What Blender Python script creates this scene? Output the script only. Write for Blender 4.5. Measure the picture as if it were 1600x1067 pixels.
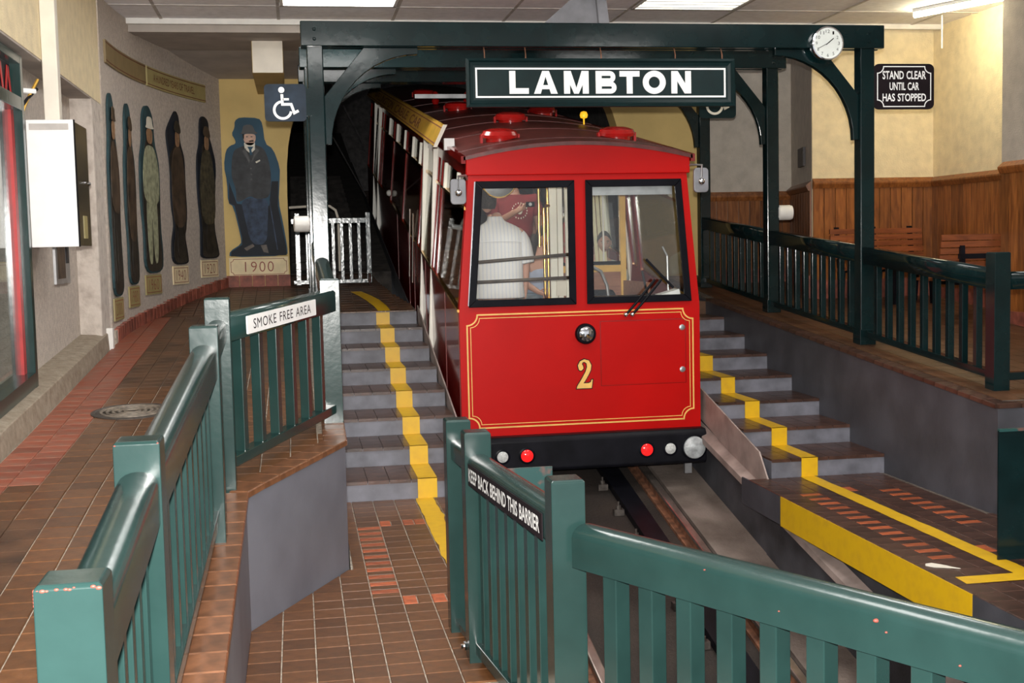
import bpy, bmesh, math, random
from mathutils import Vector, Matrix
random.seed(7)
for o in list(bpy.data.objects): bpy.data.objects.remove(o, do_unlink=True)
SC = bpy.context.scene
COL = SC.collection

# ------------------------------------------------------------------ camera
EYE = Vector((0.0, 0.0, 1.75))
yaw, pit, rol = math.radians(9.72), math.radians(4.47), math.radians(1.295)
fwd = Vector((math.sin(yaw)*math.cos(pit), math.cos(yaw)*math.cos(pit), -math.sin(pit)))
rgt = Vector((math.cos(yaw), -math.sin(yaw), 0.0)); upv = rgt.cross(fwd)
RT = rgt*math.cos(rol) - upv*math.sin(rol); UP = upv*math.cos(rol) + rgt*math.sin(rol)
cam = bpy.data.cameras.new('camera'); camo = bpy.data.objects.new('camera', cam); COL.objects.link(camo)
cam.sensor_width = 36.0; cam.lens = 1950.0/1600.0*36.0; cam.clip_start = 0.05; cam.clip_end = 200
camo.matrix_world = Matrix(((RT.x, UP.x, -fwd.x, EYE.x), (RT.y, UP.y, -fwd.y, EYE.y), (RT.z, UP.z, -fwd.z, EYE.z), (0, 0, 0, 1)))
SC.camera = camo
# ------------------------------------------------------------------ world, exposure, the camera's flash
w = bpy.data.worlds.new('world'); SC.world = w; w.use_nodes = True
w.node_tree.nodes['Background'].inputs[0].default_value = (0.95, 0.97, 1.0, 1)
w.node_tree.nodes['Background'].inputs[1].default_value = 0.62
vs = SC.view_settings
vs.view_transform = 'Standard'; vs.look = 'None'; vs.exposure = 0.36; vs.gamma = 1.0; vs.use_curve_mapping = False
fl = bpy.data.lights.new('camera_flash', 'SPOT'); flo = bpy.data.objects.new('camera_flash', fl); COL.objects.link(flo)
fl.energy = 1850; fl.spot_size = math.radians(75); fl.spot_blend = 0.35; fl.shadow_soft_size = 0.035; fl.color = (1.0, 0.97, 0.92)
flo.location = EYE + Vector((0.0, 0.0, 0.13)) - fwd*0.05
flo.rotation_euler = Vector((math.sin(yaw)*0.985, math.cos(yaw)*0.985, 0.02)).to_track_quat('-Z', 'Y').to_euler()

# ------------------------------------------------------------------ shared profiles of the place (metres)
def interp(x, xs, ys):
    if x <= xs[0]: return ys[0] + (x-xs[0])*(ys[1]-ys[0])/(xs[1]-xs[0])
    for i in range(len(xs)-1):
        if x <= xs[i+1]: return ys[i] + (x-xs[i])*(ys[i+1]-ys[i])/(xs[i+1]-xs[i])
    return ys[-1] + (x-xs[-1])*(ys[-1]-ys[-2])/(xs[-1]-xs[-2])
def zL(Y): return interp(Y, [0, 2.2, 5.9, 7.2, 12.65, 15.5], [.10, .33, .655, .73, 1.105, 1.46])
def zR(Y): return interp(Y, [5, 7.05, 12.65, 14.8], [.53, .69, 1.135, 1.36])
def zT(Y): return -.226 + .2*(Y-10.5)                  # bed of the track trough
RISE, TREAD, STY = .1379, .5829, 8.57                   # both staircases
TILE = .1457
CEIL = 3.9

# ------------------------------------------------------------------ materials
MATS = {}
def nt(name):
    m = bpy.data.materials.new(name); m.use_nodes = True
    return m, m.node_tree.nodes, m.node_tree.links, m.node_tree.nodes['Principled BSDF']
def mat(name, col, rough=.5, metal=0., var=.12, scale=8., bump=0., bscale=60., rnd=0., col2=None, emit=0., coat=0., spec=.5, blot=.5, detail=5):
    """procedural paint / stone / metal: noise-mottled colour, optional fine relief, optional per-object shade"""
    m, N, L, b = nt(name)
    b.inputs['Roughness'].default_value = rough; b.inputs['Metallic'].default_value = metal
    b.inputs['Specular IOR Level'].default_value = spec
    if coat: b.inputs['Coat Weight'].default_value = coat; b.inputs['Coat Roughness'].default_value = .12
    tc = N.new('ShaderNodeTexCoord'); no = N.new('ShaderNodeTexNoise')
    no.inputs['Scale'].default_value = scale; no.inputs['Detail'].default_value = detail
    L.new(tc.outputs['Object'], no.inputs['Vector'])
    mx = N.new('ShaderNodeMix'); mx.data_type = 'RGBA'
    c2 = col2 or tuple(max(0, c*(1-var*2)) for c in col)
    mx.inputs[6].default_value = (*[min(1, c*(1+(var if not col2 else 0))) for c in col], 1); mx.inputs[7].default_value = (*c2, 1)
    cr = N.new('ShaderNodeMapRange'); cr.inputs[1].default_value = blot-.18; cr.inputs[2].default_value = blot+(.22 if blot < .69 else .06)
    L.new(no.outputs['Fac'], cr.inputs[0]); L.new(cr.outputs[0], mx.inputs[0])
    out = mx.outputs[2]
    if rnd:
        oi = N.new('ShaderNodeObjectInfo'); hs = N.new('ShaderNodeHueSaturation'); mr = N.new('ShaderNodeMapRange')
        mr.inputs[3].default_value = 1-rnd; mr.inputs[4].default_value = 1+rnd
        L.new(oi.outputs['Random'], mr.inputs[0]); L.new(mr.outputs[0], hs.inputs['Value']); L.new(out, hs.inputs['Color']); out = hs.outputs['Color']
    L.new(out, b.inputs['Base Color'])
    if emit:
        L.new(out, b.inputs['Emission Color']); b.inputs['Emission Strength'].default_value = emit
    if bump:
        n2 = N.new('ShaderNodeTexNoise'); n2.inputs['Scale'].default_value = bscale; n2.inputs['Detail'].default_value = 4
        L.new(tc.outputs['Object'], n2.inputs['Vector'])
        bp = N.new('ShaderNodeBump'); bp.inputs['Strength'].default_value = bump; bp.inputs['Distance'].default_value = .02
        L.new(n2.outputs['Fac'], bp.inputs['Height']); L.new(bp.outputs['Normal'], b.inputs['Normal'])
    MATS[name] = m
    return m
def wood(name, c1, c2, rough=.4, axis='Z', rnd=.25):
    m, N, L, b = nt(name); b.inputs['Roughness'].default_value = rough
    tc = N.new('ShaderNodeTexCoord'); mp = N.new('ShaderNodeMapping')
    mp.inputs['Scale'].default_value = {'Z': (14, 14, 1.6), 'X': (1.6, 14, 14), 'Y': (14, 1.6, 14)}[axis]
    oi = N.new('ShaderNodeObjectInfo'); cmb = N.new('ShaderNodeVectorMath'); cmb.operation = 'SCALE'
    L.new(tc.outputs['Object'], mp.inputs['Vector'])
    ad = N.new('ShaderNodeVectorMath'); ad.operation = 'ADD'
    sc = N.new('ShaderNodeMath'); sc.operation = 'MULTIPLY'; sc.inputs[1].default_value = 37.
    L.new(oi.outputs['Random'], sc.inputs[0]); L.new(mp.outputs[0], ad.inputs[0]); L.new(sc.outputs[0], ad.inputs[1])
    no = N.new('ShaderNodeTexNoise'); no.inputs['Scale'].default_value = 2.2; no.inputs['Detail'].default_value = 6; no.inputs['Distortion'].default_value = .8
    L.new(ad.outputs[0], no.inputs['Vector'])
    cr = N.new('ShaderNodeValToRGB'); cr.color_ramp.elements[0].position = .35; cr.color_ramp.elements[1].position = .68
    cr.color_ramp.elements[0].color = (*c1, 1); cr.color_ramp.elements[1].color = (*c2, 1)
    L.new(no.outputs['Fac'], cr.inputs[0])
    hs = N.new('ShaderNodeHueSaturation'); mr = N.new('ShaderNodeMapRange'); mr.inputs[3].default_value = 1-rnd; mr.inputs[4].default_value = 1+rnd
    L.new(oi.outputs['Random'], mr.inputs[0]); L.new(mr.outputs[0], hs.inputs['Value']); L.new(cr.outputs[0], hs.inputs['Color'])
    L.new(hs.outputs[0], b.inputs['Base Color'])
    MATS[name] = m
    return m
def glass(name, tint=(1, 1, 1), refl=.10, rough=.02):
    m, N, L, b = nt(name); N.remove(b)
    out = N['Material Output']; tr = N.new('ShaderNodeBsdfTransparent'); gl = N.new('ShaderNodeBsdfGlossy'); mx = N.new('ShaderNodeMixShader')
    tr.inputs[0].default_value = (*tint, 1); gl.inputs['Roughness'].default_value = rough
    fr = N.new('ShaderNodeLayerWeight'); fr.inputs[0].default_value = .5; pw = N.new('ShaderNodeMath'); pw.operation = 'POWER'; pw.inputs[1].default_value = 4.
    ad = N.new('ShaderNodeMath'); ad.operation = 'MULTIPLY_ADD'; ad.inputs[1].default_value = .6; ad.inputs[2].default_value = refl*.4
    L.new(fr.outputs['Facing'], pw.inputs[0]); L.new(pw.outputs[0], ad.inputs[0]); L.new(ad.outputs[0], mx.inputs[0]); L.new(tr.outputs[0], mx.inputs[1]); L.new(gl.outputs[0], mx.inputs[2]); L.new(mx.outputs[0], out.inputs[0])
    MATS[name] = m
    return m
mat('green', (.0135, .036, .033), .20, var=.10, scale=5, bump=.03, bscale=25)
mat('iron_ring', (.20, .165, .13), .6, var=.3, scale=30)
mat('seam_red', (.20, .018, .014), .4)
mat('green_frame', (.0032, .0125, .0135), .12, var=.15, scale=6, bump=.022, bscale=16, spec=.35)
mat('green_worn', (.012, .055, .052), .35, col2=(.35, .07, .05), blot=.70, scale=9)
mat('chip', (.22, .045, .03), .6)
mat('scratch', (.07, .14, .13), .6)
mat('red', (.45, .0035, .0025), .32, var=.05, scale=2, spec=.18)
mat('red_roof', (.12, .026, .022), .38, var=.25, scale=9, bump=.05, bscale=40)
mat('red_vent', (.50, .012, .010), .2, var=.1, coat=.5)
mat('maroon', (.20, .010, .008), .12, var=.1, scale=3)  # the car's red again, with the shade of its sides put into the colour
mat('black', (.007, .007, .010), .4, var=.2, spec=.12)
mat('black_gloss', (.005, .005, .008), .22, var=.2, spec=.12)
mat('rubber', (.018, .018, .018), .6, var=.2)
mat('gold', (.80, .47, .12), .4, var=.08)
mat('brass', (.80, .50, .14), .18, metal=1., var=.2, scale=14)
mat('cream_strip', (.85, .76, .50), .3, var=.08)
mat('gold_sign', (.62, .36, .05), .36, metal=.35, var=.15, scale=7)
mat('chrome', (.80, .80, .82), .08, metal=1., var=.03)
mat('steel', (.45, .45, .46), .35, metal=.8, var=.15)
mat('grey_paint', (.22, .22, .24), .35, var=.12)
mat('white_post', (.95, .92, .82), .3, var=.03)
mat('yellow', (.66, .395, .006), .42, var=.10, scale=14, col2=(.56, .32, .015), blot=.62)
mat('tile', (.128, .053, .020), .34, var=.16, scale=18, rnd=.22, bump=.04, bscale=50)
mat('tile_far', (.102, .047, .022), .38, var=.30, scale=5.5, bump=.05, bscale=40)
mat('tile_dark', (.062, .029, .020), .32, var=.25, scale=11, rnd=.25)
mat('tile_edge', (.16, .068, .032), .3, var=.25, scale=16, rnd=.2)
mat('tile_orange', (.38, .088, .030), .42, var=.22, scale=20, rnd=.18)
mat('tile_orange_old', (.26, .060, .028), .5, col2=(.24, .13, .09), scale=9, rnd=.25, blot=.58)
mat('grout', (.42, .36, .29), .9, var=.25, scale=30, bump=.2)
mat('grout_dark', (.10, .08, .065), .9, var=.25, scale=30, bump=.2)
mat('brick', (.25, .07, .045), .6, var=.25, scale=14, rnd=.25, bump=.15)
mat('riser', (.145, .145, .172), .5, var=.22, scale=6, bump=.06, bscale=30)
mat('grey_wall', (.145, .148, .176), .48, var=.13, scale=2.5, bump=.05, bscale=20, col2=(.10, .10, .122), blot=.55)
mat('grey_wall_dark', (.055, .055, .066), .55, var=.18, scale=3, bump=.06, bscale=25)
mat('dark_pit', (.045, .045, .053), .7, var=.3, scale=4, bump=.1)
mat('concrete', (.22, .175, .15), .85, col2=(.09, .066, .052), scale=3.4, bump=.35, bscale=45)
mat('pit_bed', (.034, .023, .017), .85, col2=(.013, .009, .007), scale=2.6, bump=.4, bscale=40)
mat('pink_steel', (.32, .25, .225), .55, var=.2, scale=5)
mat('rust', (.20, .085, .045), .7, var=.35, scale=18, bump=.2)
mat('rail_top', (.42, .35, .31), .25, metal=.85, var=.2)
mat('stucco', (.52, .45, .39), .9, var=.10, scale=30, bump=.55, bscale=95)
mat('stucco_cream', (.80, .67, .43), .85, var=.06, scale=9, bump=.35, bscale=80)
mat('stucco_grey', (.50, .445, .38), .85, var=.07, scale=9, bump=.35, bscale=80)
mat('plaster_worn', (.60, .53, .47), .9, col2=(.34, .28, .24), scale=11, bump=.5, bscale=30, blot=.64)
mat('yellow_wall', (.62, .45, .17), .7, var=.06, scale=3, bump=.08, bscale=20)
mat('olive_wall', (.44, .33, .10), .7, var=.06, scale=3)
mat('soffit', (.42, .37, .33), .9, var=.08, scale=4)
mat('ceiling_tile', (.93, .91, .93), .85, var=.05, scale=14, bump=.2, bscale=90, rnd=.03)
mat('ceiling_bar', (.50, .46, .43), .6)
mat('white', (.85, .85, .84), .4, var=.03)
mat('cream', (.74, .68, .58), .5, var=.04)
mat('off_white', (.78, .76, .72), .45, var=.05)
mat('stone_curb', (.34, .285, .215), .9, col2=(.22, .17, .12), scale=16, bump=.5, bscale=40)
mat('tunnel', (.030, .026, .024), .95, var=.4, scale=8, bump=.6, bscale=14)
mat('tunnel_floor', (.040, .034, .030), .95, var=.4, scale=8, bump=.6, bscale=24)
mat('sign_black', (.012, .008, .010), .45, spec=.15)
mat('sign_green', (.0035, .0145, .0155), .4, spec=.18)
mat('sign_navy', (.014, .025, .042), .5, var=.2, scale=12, spec=.15)
mat('sign_face_olive', (.36, .30, .13), .5, var=.06)
mat('sign_face_brown', (.25, .18, .085), .5, var=.08)
mat('brown_print', (.16, .045, .025), .6)
mat('maroon_print', (.26, .05, .035), .6)
mat('iron', (.10, .085, .075), .55, col2=(.035, .028, .024), scale=26, metal=.4)
mat('red_lamp', (.9, .012, .012), .1, emit=.8, var=.05)
mat('clear_lamp', (.55, .56, .55), .12, var=.15, scale=60, bump=.3, bscale=120)
mat('head_lamp', (.42, .44, .45), .2, var=.2, scale=25, bump=.2, bscale=60)
mat('amber', (1., .50, .02), .2, emit=.6)
mat('lit_panel', (1., .99, .96), .5, var=0, emit=11.0)
mat('lit_louvre', (1., .97, .84), .5, var=0, emit=1.8)
mat('tube', (1., .90, .62), .5, var=0, emit=60.)
mat('interior_lamp', (1., .95, .82), .5, var=0, emit=12.)
mat('plaque_dark', (.028, .022, .022), .5)
mat('skin', (.56, .30, .22), .5, var=.06); mat('skin_dark', (.40, .21, .15), .5, var=.06)
mat('hair_brown', (.035, .022, .016), .7, var=.4, scale=60, bump=.4, bscale=120); mat('hair_dark', (.018, .012, .010), .7, var=.4, scale=60, bump=.4, bscale=120)
mat('denim', (.030, .038, .070), .8, var=.25, scale=60); mat('shirt_white', (.78, .77, .79), .8, var=.04)
mat('tee_maroon', (.20, .018, .022), .8, var=.12, scale=10); mat('top_blue', (.38, .43, .58), .8, var=.1); mat('shirt_pale', (.55, .56, .54), .8)
mat('shorts', (.30, .36, .42), .8)
mat('navy_panel', (.022, .075, .125), .7, var=.12, scale=4); mat('navy_panel_dark', (.005, .009, .018), .7, var=.3, scale=5)
mat('p_suit', (.040, .043, .048), .7, var=.25, scale=12); mat('p_suit_blue', (.032, .052, .095), .7, var=.3, scale=16); mat('p_black', (.010, .010, .012), .5)
mat('p_face', (.55, .33, .24), .5, var=.15, scale=30); mat('p_white', (.70, .66, .56), .5); mat('p_pale', (.36, .37, .24), .5, var=.25, scale=18)
mat('p_olive', (.085, .070, .040), .5, var=.35, scale=20); mat('p_brown', (.075, .048, .030), .5, var=.4, scale=9); mat('p_dark', (.025, .020, .016), .5, var=.4, scale=14)
mat('p_skin_dim', (.30, .17, .09), .5, var=.2, scale=20); mat('p_teal', (.020, .055, .065), .7, var=.2, scale=6)
mat('shop_red', (.42, .02, .02), .4); mat('shop_dark', (.07, .07, .055), .8, var=.3, scale=30); mat('shop_blue', (.03, .04, .12), .6)
mat('box_brown', (.10, .075, .035), .25, col2=(.03, .024, .016), scale=3)
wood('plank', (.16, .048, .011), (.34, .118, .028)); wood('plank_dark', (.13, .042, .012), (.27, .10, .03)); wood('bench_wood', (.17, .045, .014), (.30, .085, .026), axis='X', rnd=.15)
wood('dado', (.22, .09, .055), (.34, .15, .09), axis='X', rnd=.05)
glass('pane', (.97, .98, .97), .11); glass('pane_side', (.82, .82, .78), .16); glass('pane_shop', (.92, .95, .95), .16)
# striped shirt: thin woven lines in the cloth itself
def stripes():
    m, N, L, b = nt('shirt_stripe'); b.inputs['Roughness'].default_value = .8
    tc = N.new('ShaderNodeTexCoord'); wv = N.new('ShaderNodeTexWave'); wv.bands_direction = 'X'; wv.inputs['Scale'].default_value = 10; wv.inputs['Distortion'].default_value = .5
    L.new(tc.outputs['Object'], wv.inputs['Vector'])
    cr = N.new('ShaderNodeValToRGB'); cr.color_ramp.elements[0].color = (.66, .67, .74, 1); cr.color_ramp.elements[1].color = (.80, .78, .77, 1); cr.color_ramp.elements[1].position = .35
    L.new(wv.outputs['Fac'], cr.inputs[0]); L.new(cr.outputs[0], b.inputs['Base Color']); MATS['shirt_stripe'] = m
stripes()
# ------------------------------------------------------------------ mesh helpers
class MB:
    """collects shapes in world coordinates; mesh() returns ONE mesh"""
    def __init__(s): s.v = []; s.f = []
    def add(s, vs, fs):
        n = len(s.v); s.v += [tuple(v) for v in vs]; s.f += [tuple(i+n for i in f) for f in fs]; return s
    def box(s, x0, x1, y0, y1, z0, z1):
        return s.add([(x0, y0, z0), (x1, y0, z0), (x1, y1, z0), (x0, y1, z0), (x0, y0, z1), (x1, y0, z1), (x1, y1, z1), (x0, y1, z1)],
                     [(0, 3, 2, 1), (4, 5, 6, 7), (0, 1, 5, 4), (1, 2, 6, 5), (2, 3, 7, 6), (3, 0, 4, 7)])
    def hexa(s, b, t):           # bottom ring, top ring (4 points each, counter-clockwise seen from above)
        return s.add(list(b)+list(t), [(0, 3, 2, 1), (4, 5, 6, 7), (0, 1, 5, 4), (1, 2, 6, 5), (2, 3, 7, 6), (3, 0, 4, 7)])
    def prism(s, poly, vec):     # polygon of 3-D points extruded by a vector
        n = len(poly); vec = Vector(vec); P = [Vector(p) for p in poly]
        return s.add(P+[p+vec for p in P], [tuple(range(n-1, -1, -1)), tuple(range(n, 2*n))]+[(i, (i+1) % n, n+(i+1) % n, n+i) for i in range(n)])
    def beam(s, a, b, w, h, up=(0, 0, 1)):   # square bar from a to b, a/b on its centre line
        a, b = Vector(a), Vector(b); d = (b-a).normalized(); sd = d.cross(Vector(up)).normalized(); u = sd.cross(d)
        r = [sd*(-w/2)+u*(-h/2), sd*(w/2)+u*(-h/2), sd*(w/2)+u*(h/2), sd*(-w/2)+u*(h/2)]
        return s.add([a+q for q in r]+[b+q for q in r], [(0, 1, 2, 3), (7, 6, 5, 4), (0, 4, 5, 1), (1, 5, 6, 2), (2, 6, 7, 3), (3, 7, 4, 0)])
    def tube(s, pts, r, n=10, caps=True):
        P = [Vector(p) for p in pts]; rs = r if isinstance(r, (list, tuple)) else [r]*len(P); rings = []
        for i, p in enumerate(P):
            d = (P[min(i+1, len(P)-1)]-P[max(i-1, 0)]).normalized(); a = Vector((0, 0, 1)) if abs(d.z) < .95 else Vector((1, 0, 0))
            u = d.cross(a).normalized(); v = d.cross(u)
            rings.append([p+(u*math.cos(2*math.pi*k/n)+v*math.sin(2*math.pi*k/n))*rs[i] for k in range(n)])
        fs = [(i*n+k, i*n+(k+1) % n, (i+1)*n+(k+1) % n, (i+1)*n+k) for i in range(len(P)-1) for k in range(n)]
        if caps: fs += [tuple(range(n-1, -1, -1)), tuple(range((len(P)-1)*n, len(P)*n))]
        return s.add([q for r_ in rings for q in r_], fs)
    def lathe(s, c, axis, prof, n=24):       # prof: (radius, height along axis)
        c = Vector(c); d = Vector(axis).normalized(); a = Vector((0, 0, 1)) if abs(d.z) < .95 else Vector((1, 0, 0))
        u = d.cross(a).normalized(); v = d.cross(u); m = len(prof)
        vs = [c+d*h+(u*math.cos(2*math.pi*k/n)+v*math.sin(2*math.pi*k/n))*max(r, 1e-5) for r, h in prof for k in range(n)]
        fs = [(i*n+k, i*n+(k+1) % n, (i+1)*n+(k+1) % n, (i+1)*n+k) for i in range(m-1) for k in range(n)]
        return s.add(vs, fs+[tuple(range(n-1, -1, -1)), tuple(range((m-1)*n, m*n))])
    def loft(s, rings, closed=True, caps=True):
        n = len(rings[0]); fs = []
        for i in range(len(rings)-1):
            for k in range(n if closed else n-1): fs.append((i*n+k, i*n+(k+1) % n, (i+1)*n+(k+1) % n, (i+1)*n+k))
        if caps and closed: fs += [tuple(range(n-1, -1, -1)), tuple(range((len(rings)-1)*n, len(rings)*n))]
        return s.add([p for r in rings for p in r], fs)
    def ell(s, c, rx, ry, rz, nu=16, nv=10, rot=None):
        vs = []; fs = []; c = Vector(c)
        for i in range(nv+1):
            t = math.pi*i/nv
            for k in range(nu):
                p = Vector((rx*math.sin(t)*math.cos(2*math.pi*k/nu), ry*math.sin(t)*math.sin(2*math.pi*k/nu), rz*math.cos(t)))
                vs.append(c+(rot @ p if rot else p))
        for i in range(nv):
            for k in range(nu): fs.append((i*nu+k, (i+1)*nu+k, (i+1)*nu+(k+1) % nu, i*nu+(k+1) % nu))
        return s.add(vs, fs)
    def mesh(s, name):
        me = bpy.data.meshes.new(name); me.from_pydata(s.v, [], s.f)
        bm = bmesh.new(); bm.from_mesh(me); bmesh.ops.recalc_face_normals(bm, faces=bm.faces); bm.to_mesh(me); bm.free()
        return me
def put(name, me, m, parent=None, smooth=False, bevel=0, label=None, kind=None):
    if isinstance(me, MB): me = me.mesh(name)
    o = bpy.data.objects.new(name, me); COL.objects.link(o)
    if m and not me.materials: me.materials.append(MATS[m])
    if smooth:
        for p in me.polygons: p.use_smooth = True
        if smooth != 'all':
            md = me.attributes.new('sharp_edge', 'BOOLEAN', 'EDGE') if 'sharp_edge' not in me.attributes else me.attributes['sharp_edge']
            bm = bmesh.new(); bm.from_mesh(me); bm.edges.ensure_lookup_table()
            for e in bm.edges:
                if len(e.link_faces) == 2 and e.calc_face_angle(0) > math.radians(38): md.data[e.index].value = True
            bm.free()
    if bevel:
        b = o.modifiers.new('bevel', 'BEVEL'); b.width = bevel; b.segments = 2; b.limit_method = 'ANGLE'
    if parent: child(o, parent)
    if label: o['label'] = label
    if kind: o['kind'] = kind
    return o
def child(o, parent):
    o.parent = parent; o.matrix_parent_inverse = wm(parent).inverted()
def wm(o):
    m = Matrix.Translation(o.location) @ o.rotation_euler.to_matrix().to_4x4()
    if o.parent: m = wm(o.parent) @ o.matrix_parent_inverse @ m
    return m
def thing(name, label, cat, loc, group=None, kind=None):
    o = bpy.data.objects.new(name, None); COL.objects.link(o); o.location = loc; o.empty_display_size = .1
    o['label'] = label; o['category'] = cat
    if group: o['group'] = group
    if kind: o['kind'] = kind
    return o
def tag(o, label, cat, group=None, kind=None):
    o['label'] = label; o['category'] = cat
    if group: o['group'] = group
    if kind: o['kind'] = kind
    return o
def dup(o, parent, loc=None, rot=None):      # another instance of one mesh object, sharing its data
    c = o.copy(); COL.objects.link(c)
    if loc is not None: c.location = loc
    if rot is not None: c.rotation_euler = rot
    if parent: child(c, parent)
    return c
def text_mesh(body, bold=0., spacing=1.0, word=1.0):
    cu = bpy.data.curves.new('lettering', 'FONT'); cu.body = body; cu.offset = bold; cu.space_character = spacing; cu.space_word = word; cu.resolution_u = 3; cu.align_x = 'LEFT'
    o = bpy.data.objects.new('lettering', cu); COL.objects.link(o)
    dg = bpy.context.evaluated_depsgraph_get(); dg.update()
    me = bpy.data.meshes.new_from_object(o.evaluated_get(dg)); bpy.data.objects.remove(o, do_unlink=True); bpy.data.curves.remove(cu)
    return me
def text(name, body, org, u, v, wid, hei, m, parent, bold=0., spacing=1., depth=.003, wordsp=1., label=None, warp=None):
    """flat lettering fitted to a wid x hei field whose lower left corner is org"""
    me = text_mesh(body, bold, spacing, wordsp); me.name = name
    xs = [p.co.x for p in me.vertices]; ys = [p.co.y for p in me.vertices]
    x0, x1, y0, y1 = min(xs), max(xs), min(ys), max(ys); u, v = Vector(u).normalized(), Vector(v).normalized(); n = u.cross(v); org = Vector(org)
    bm = bmesh.new(); bm.from_mesh(me)
    for q in bm.verts:
        a, b = (q.co.x-x0)/(x1-x0)*wid, (q.co.y-y0)/(y1-y0)*hei
        q.co = warp(a, b) if warp else org+u*a+v*b+n*depth
    if not warp:
        for q in bm.verts: pass
    bm.to_mesh(me); bm.free(); me.materials.clear()
    return put(name, me, m, parent, label=label)
def flat(name, pts2, org, u, v, thick, m, parent, lift=0., label=None, holes=None):
    """2-D outline (u, v metres) as a plate of the given thickness standing off the plane by lift"""
    u, v = Vector(u).normalized(), Vector(v).normalized(); n = u.cross(v); org = Vector(org)
    mb = MB(); mb.prism([org+u*a+v*b+n*lift for a, b in pts2], n*thick)
    return put(name, mb, m, parent, label=label)
def strip(mb, pts2, wid, org, u, v, lift, thick, closed=False):
    """line of constant width along 2-D points"""
    u, v = Vector(u).normalized(), Vector(v).normalized(); n = u.cross(v); org = Vector(org); N = len(pts2)
    L, R = [], []
    for i, (a, b) in enumerate(pts2):
        pa = pts2[i-1] if (i > 0 or closed) else pts2[i]; pb = pts2[(i+1) % N] if (i < N-1 or closed) else pts2[i]
        d1 = Vector((a-pa[0], b-pa[1])); d2 = Vector((pb[0]-a, pb[1]-b))
        if d1.length < 1e-9: d1 = d2
        if d2.length < 1e-9: d2 = d1
        d1.normalize(); d2.normalize(); t = (d1+d2); t = t.normalized() if t.length > 1e-6 else d1
        nn = Vector((-t.y, t.x)); k = wid/2/max(.4, nn.dot(Vector((-d1.y, d1.x))))
        L.append((a+nn.x*k, b+nn.y*k)); R.append((a-nn.x*k, b-nn.y*k))
    for i in range(N if closed else N-1):
        j = (i+1) % N
        mb.prism([org+u*p[0]+v*p[1]+n*lift for p in (L[i], R[i], R[j], L[j])], n*thick)
    return mb
def arc(cx, cy, r, a0, a1, n=16): return [(cx+r*math.cos(math.radians(a0+(a1-a0)*i/n)), cy+r*math.sin(math.radians(a0+(a1-a0)*i/n))) for i in range(n+1)]
def rrect(w_, h_, r, n=5):
    o = []
    for cx, cy, a in ((w_-r, r, -90), (w_-r, h_-r, 0), (r, h_-r, 90), (r, r, 180)): o += arc(cx, cy, r, a, a+90, n)
    return o
def notch(w_, h_, r, n=5):       # rectangle with concave quarter-round corners
    o = []
    for cx, cy, a in ((w_, 0, 180), (w_, h_, 270), (0, h_, 0), (0, 0, 90)): o += arc(cx, cy, r, a, a-90, n)
    return o
def clip(poly, hps):             # 2-D polygon cut by half planes a*x+b*y<=c
    for a, b, c in hps:
        out = []
        for i in range(len(poly)):
            p, q = poly[i], poly[(i+1) % len(poly)]; dp, dq = a*p[0]+b*p[1]-c, a*q[0]+b*q[1]-c
            if dp <= 0: out.append(p)
            if dp*dq < 0: t = dp/(dp-dq); out.append((p[0]+(q[0]-p[0])*t, p[1]+(q[1]-p[1])*t))
        poly = out
        if len(poly) < 3: return []
    return poly
def hp(ax, ay, bx, by):          # half plane on the right-hand side when walking from a to b
    return (-(by-ay), bx-ax, -(by-ay)*ax+(bx-ax)*ay)
# ================================================================== THE SETTING
GAP = .006
def struct(o, label, cat): return tag(o, label, cat, kind='structure')
_tile_cache = {}
def tile_obj(w_, d_, m, parent, loc, rot=(0, 0, 0), h=.012, name='tile', b=.003):
    key = (round(w_, 4), round(d_, 4), m, name, h)
    if key not in _tile_cache:
        mb = MB(); x, y = w_/2, d_/2
        mb.hexa([(-x, -y, -h), (x, -y, -h), (x, y, -h), (-x, y, -h)], [(-x, -y, -b), (x, -y, -b), (x, y, -b), (-x, y, -b)])
        mb.v[4:8] = [(-x, -y, -b), (x, -y, -b), (x, y, -b), (-x, y, -b)]
        mb.f.remove((4, 5, 6, 7)); e = b*.8
        n = len(mb.v); mb.v += [(-x+e, -y+e, 0), (x-e, -y+e, 0), (x-e, y-e, 0), (-x+e, y-e, 0)]
        mb.f += [(n, n+1, n+2, n+3)]+[(4+i, 4+(i+1) % 4, n+(i+1) % 4, n+i) for i in range(4)]
        o = put(name, mb, m, None); _tile_cache[key] = o; o.location = loc; o.rotation_euler = rot; child(o, parent); return o
    return dup(_tile_cache[key], parent, loc, rot)

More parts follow.
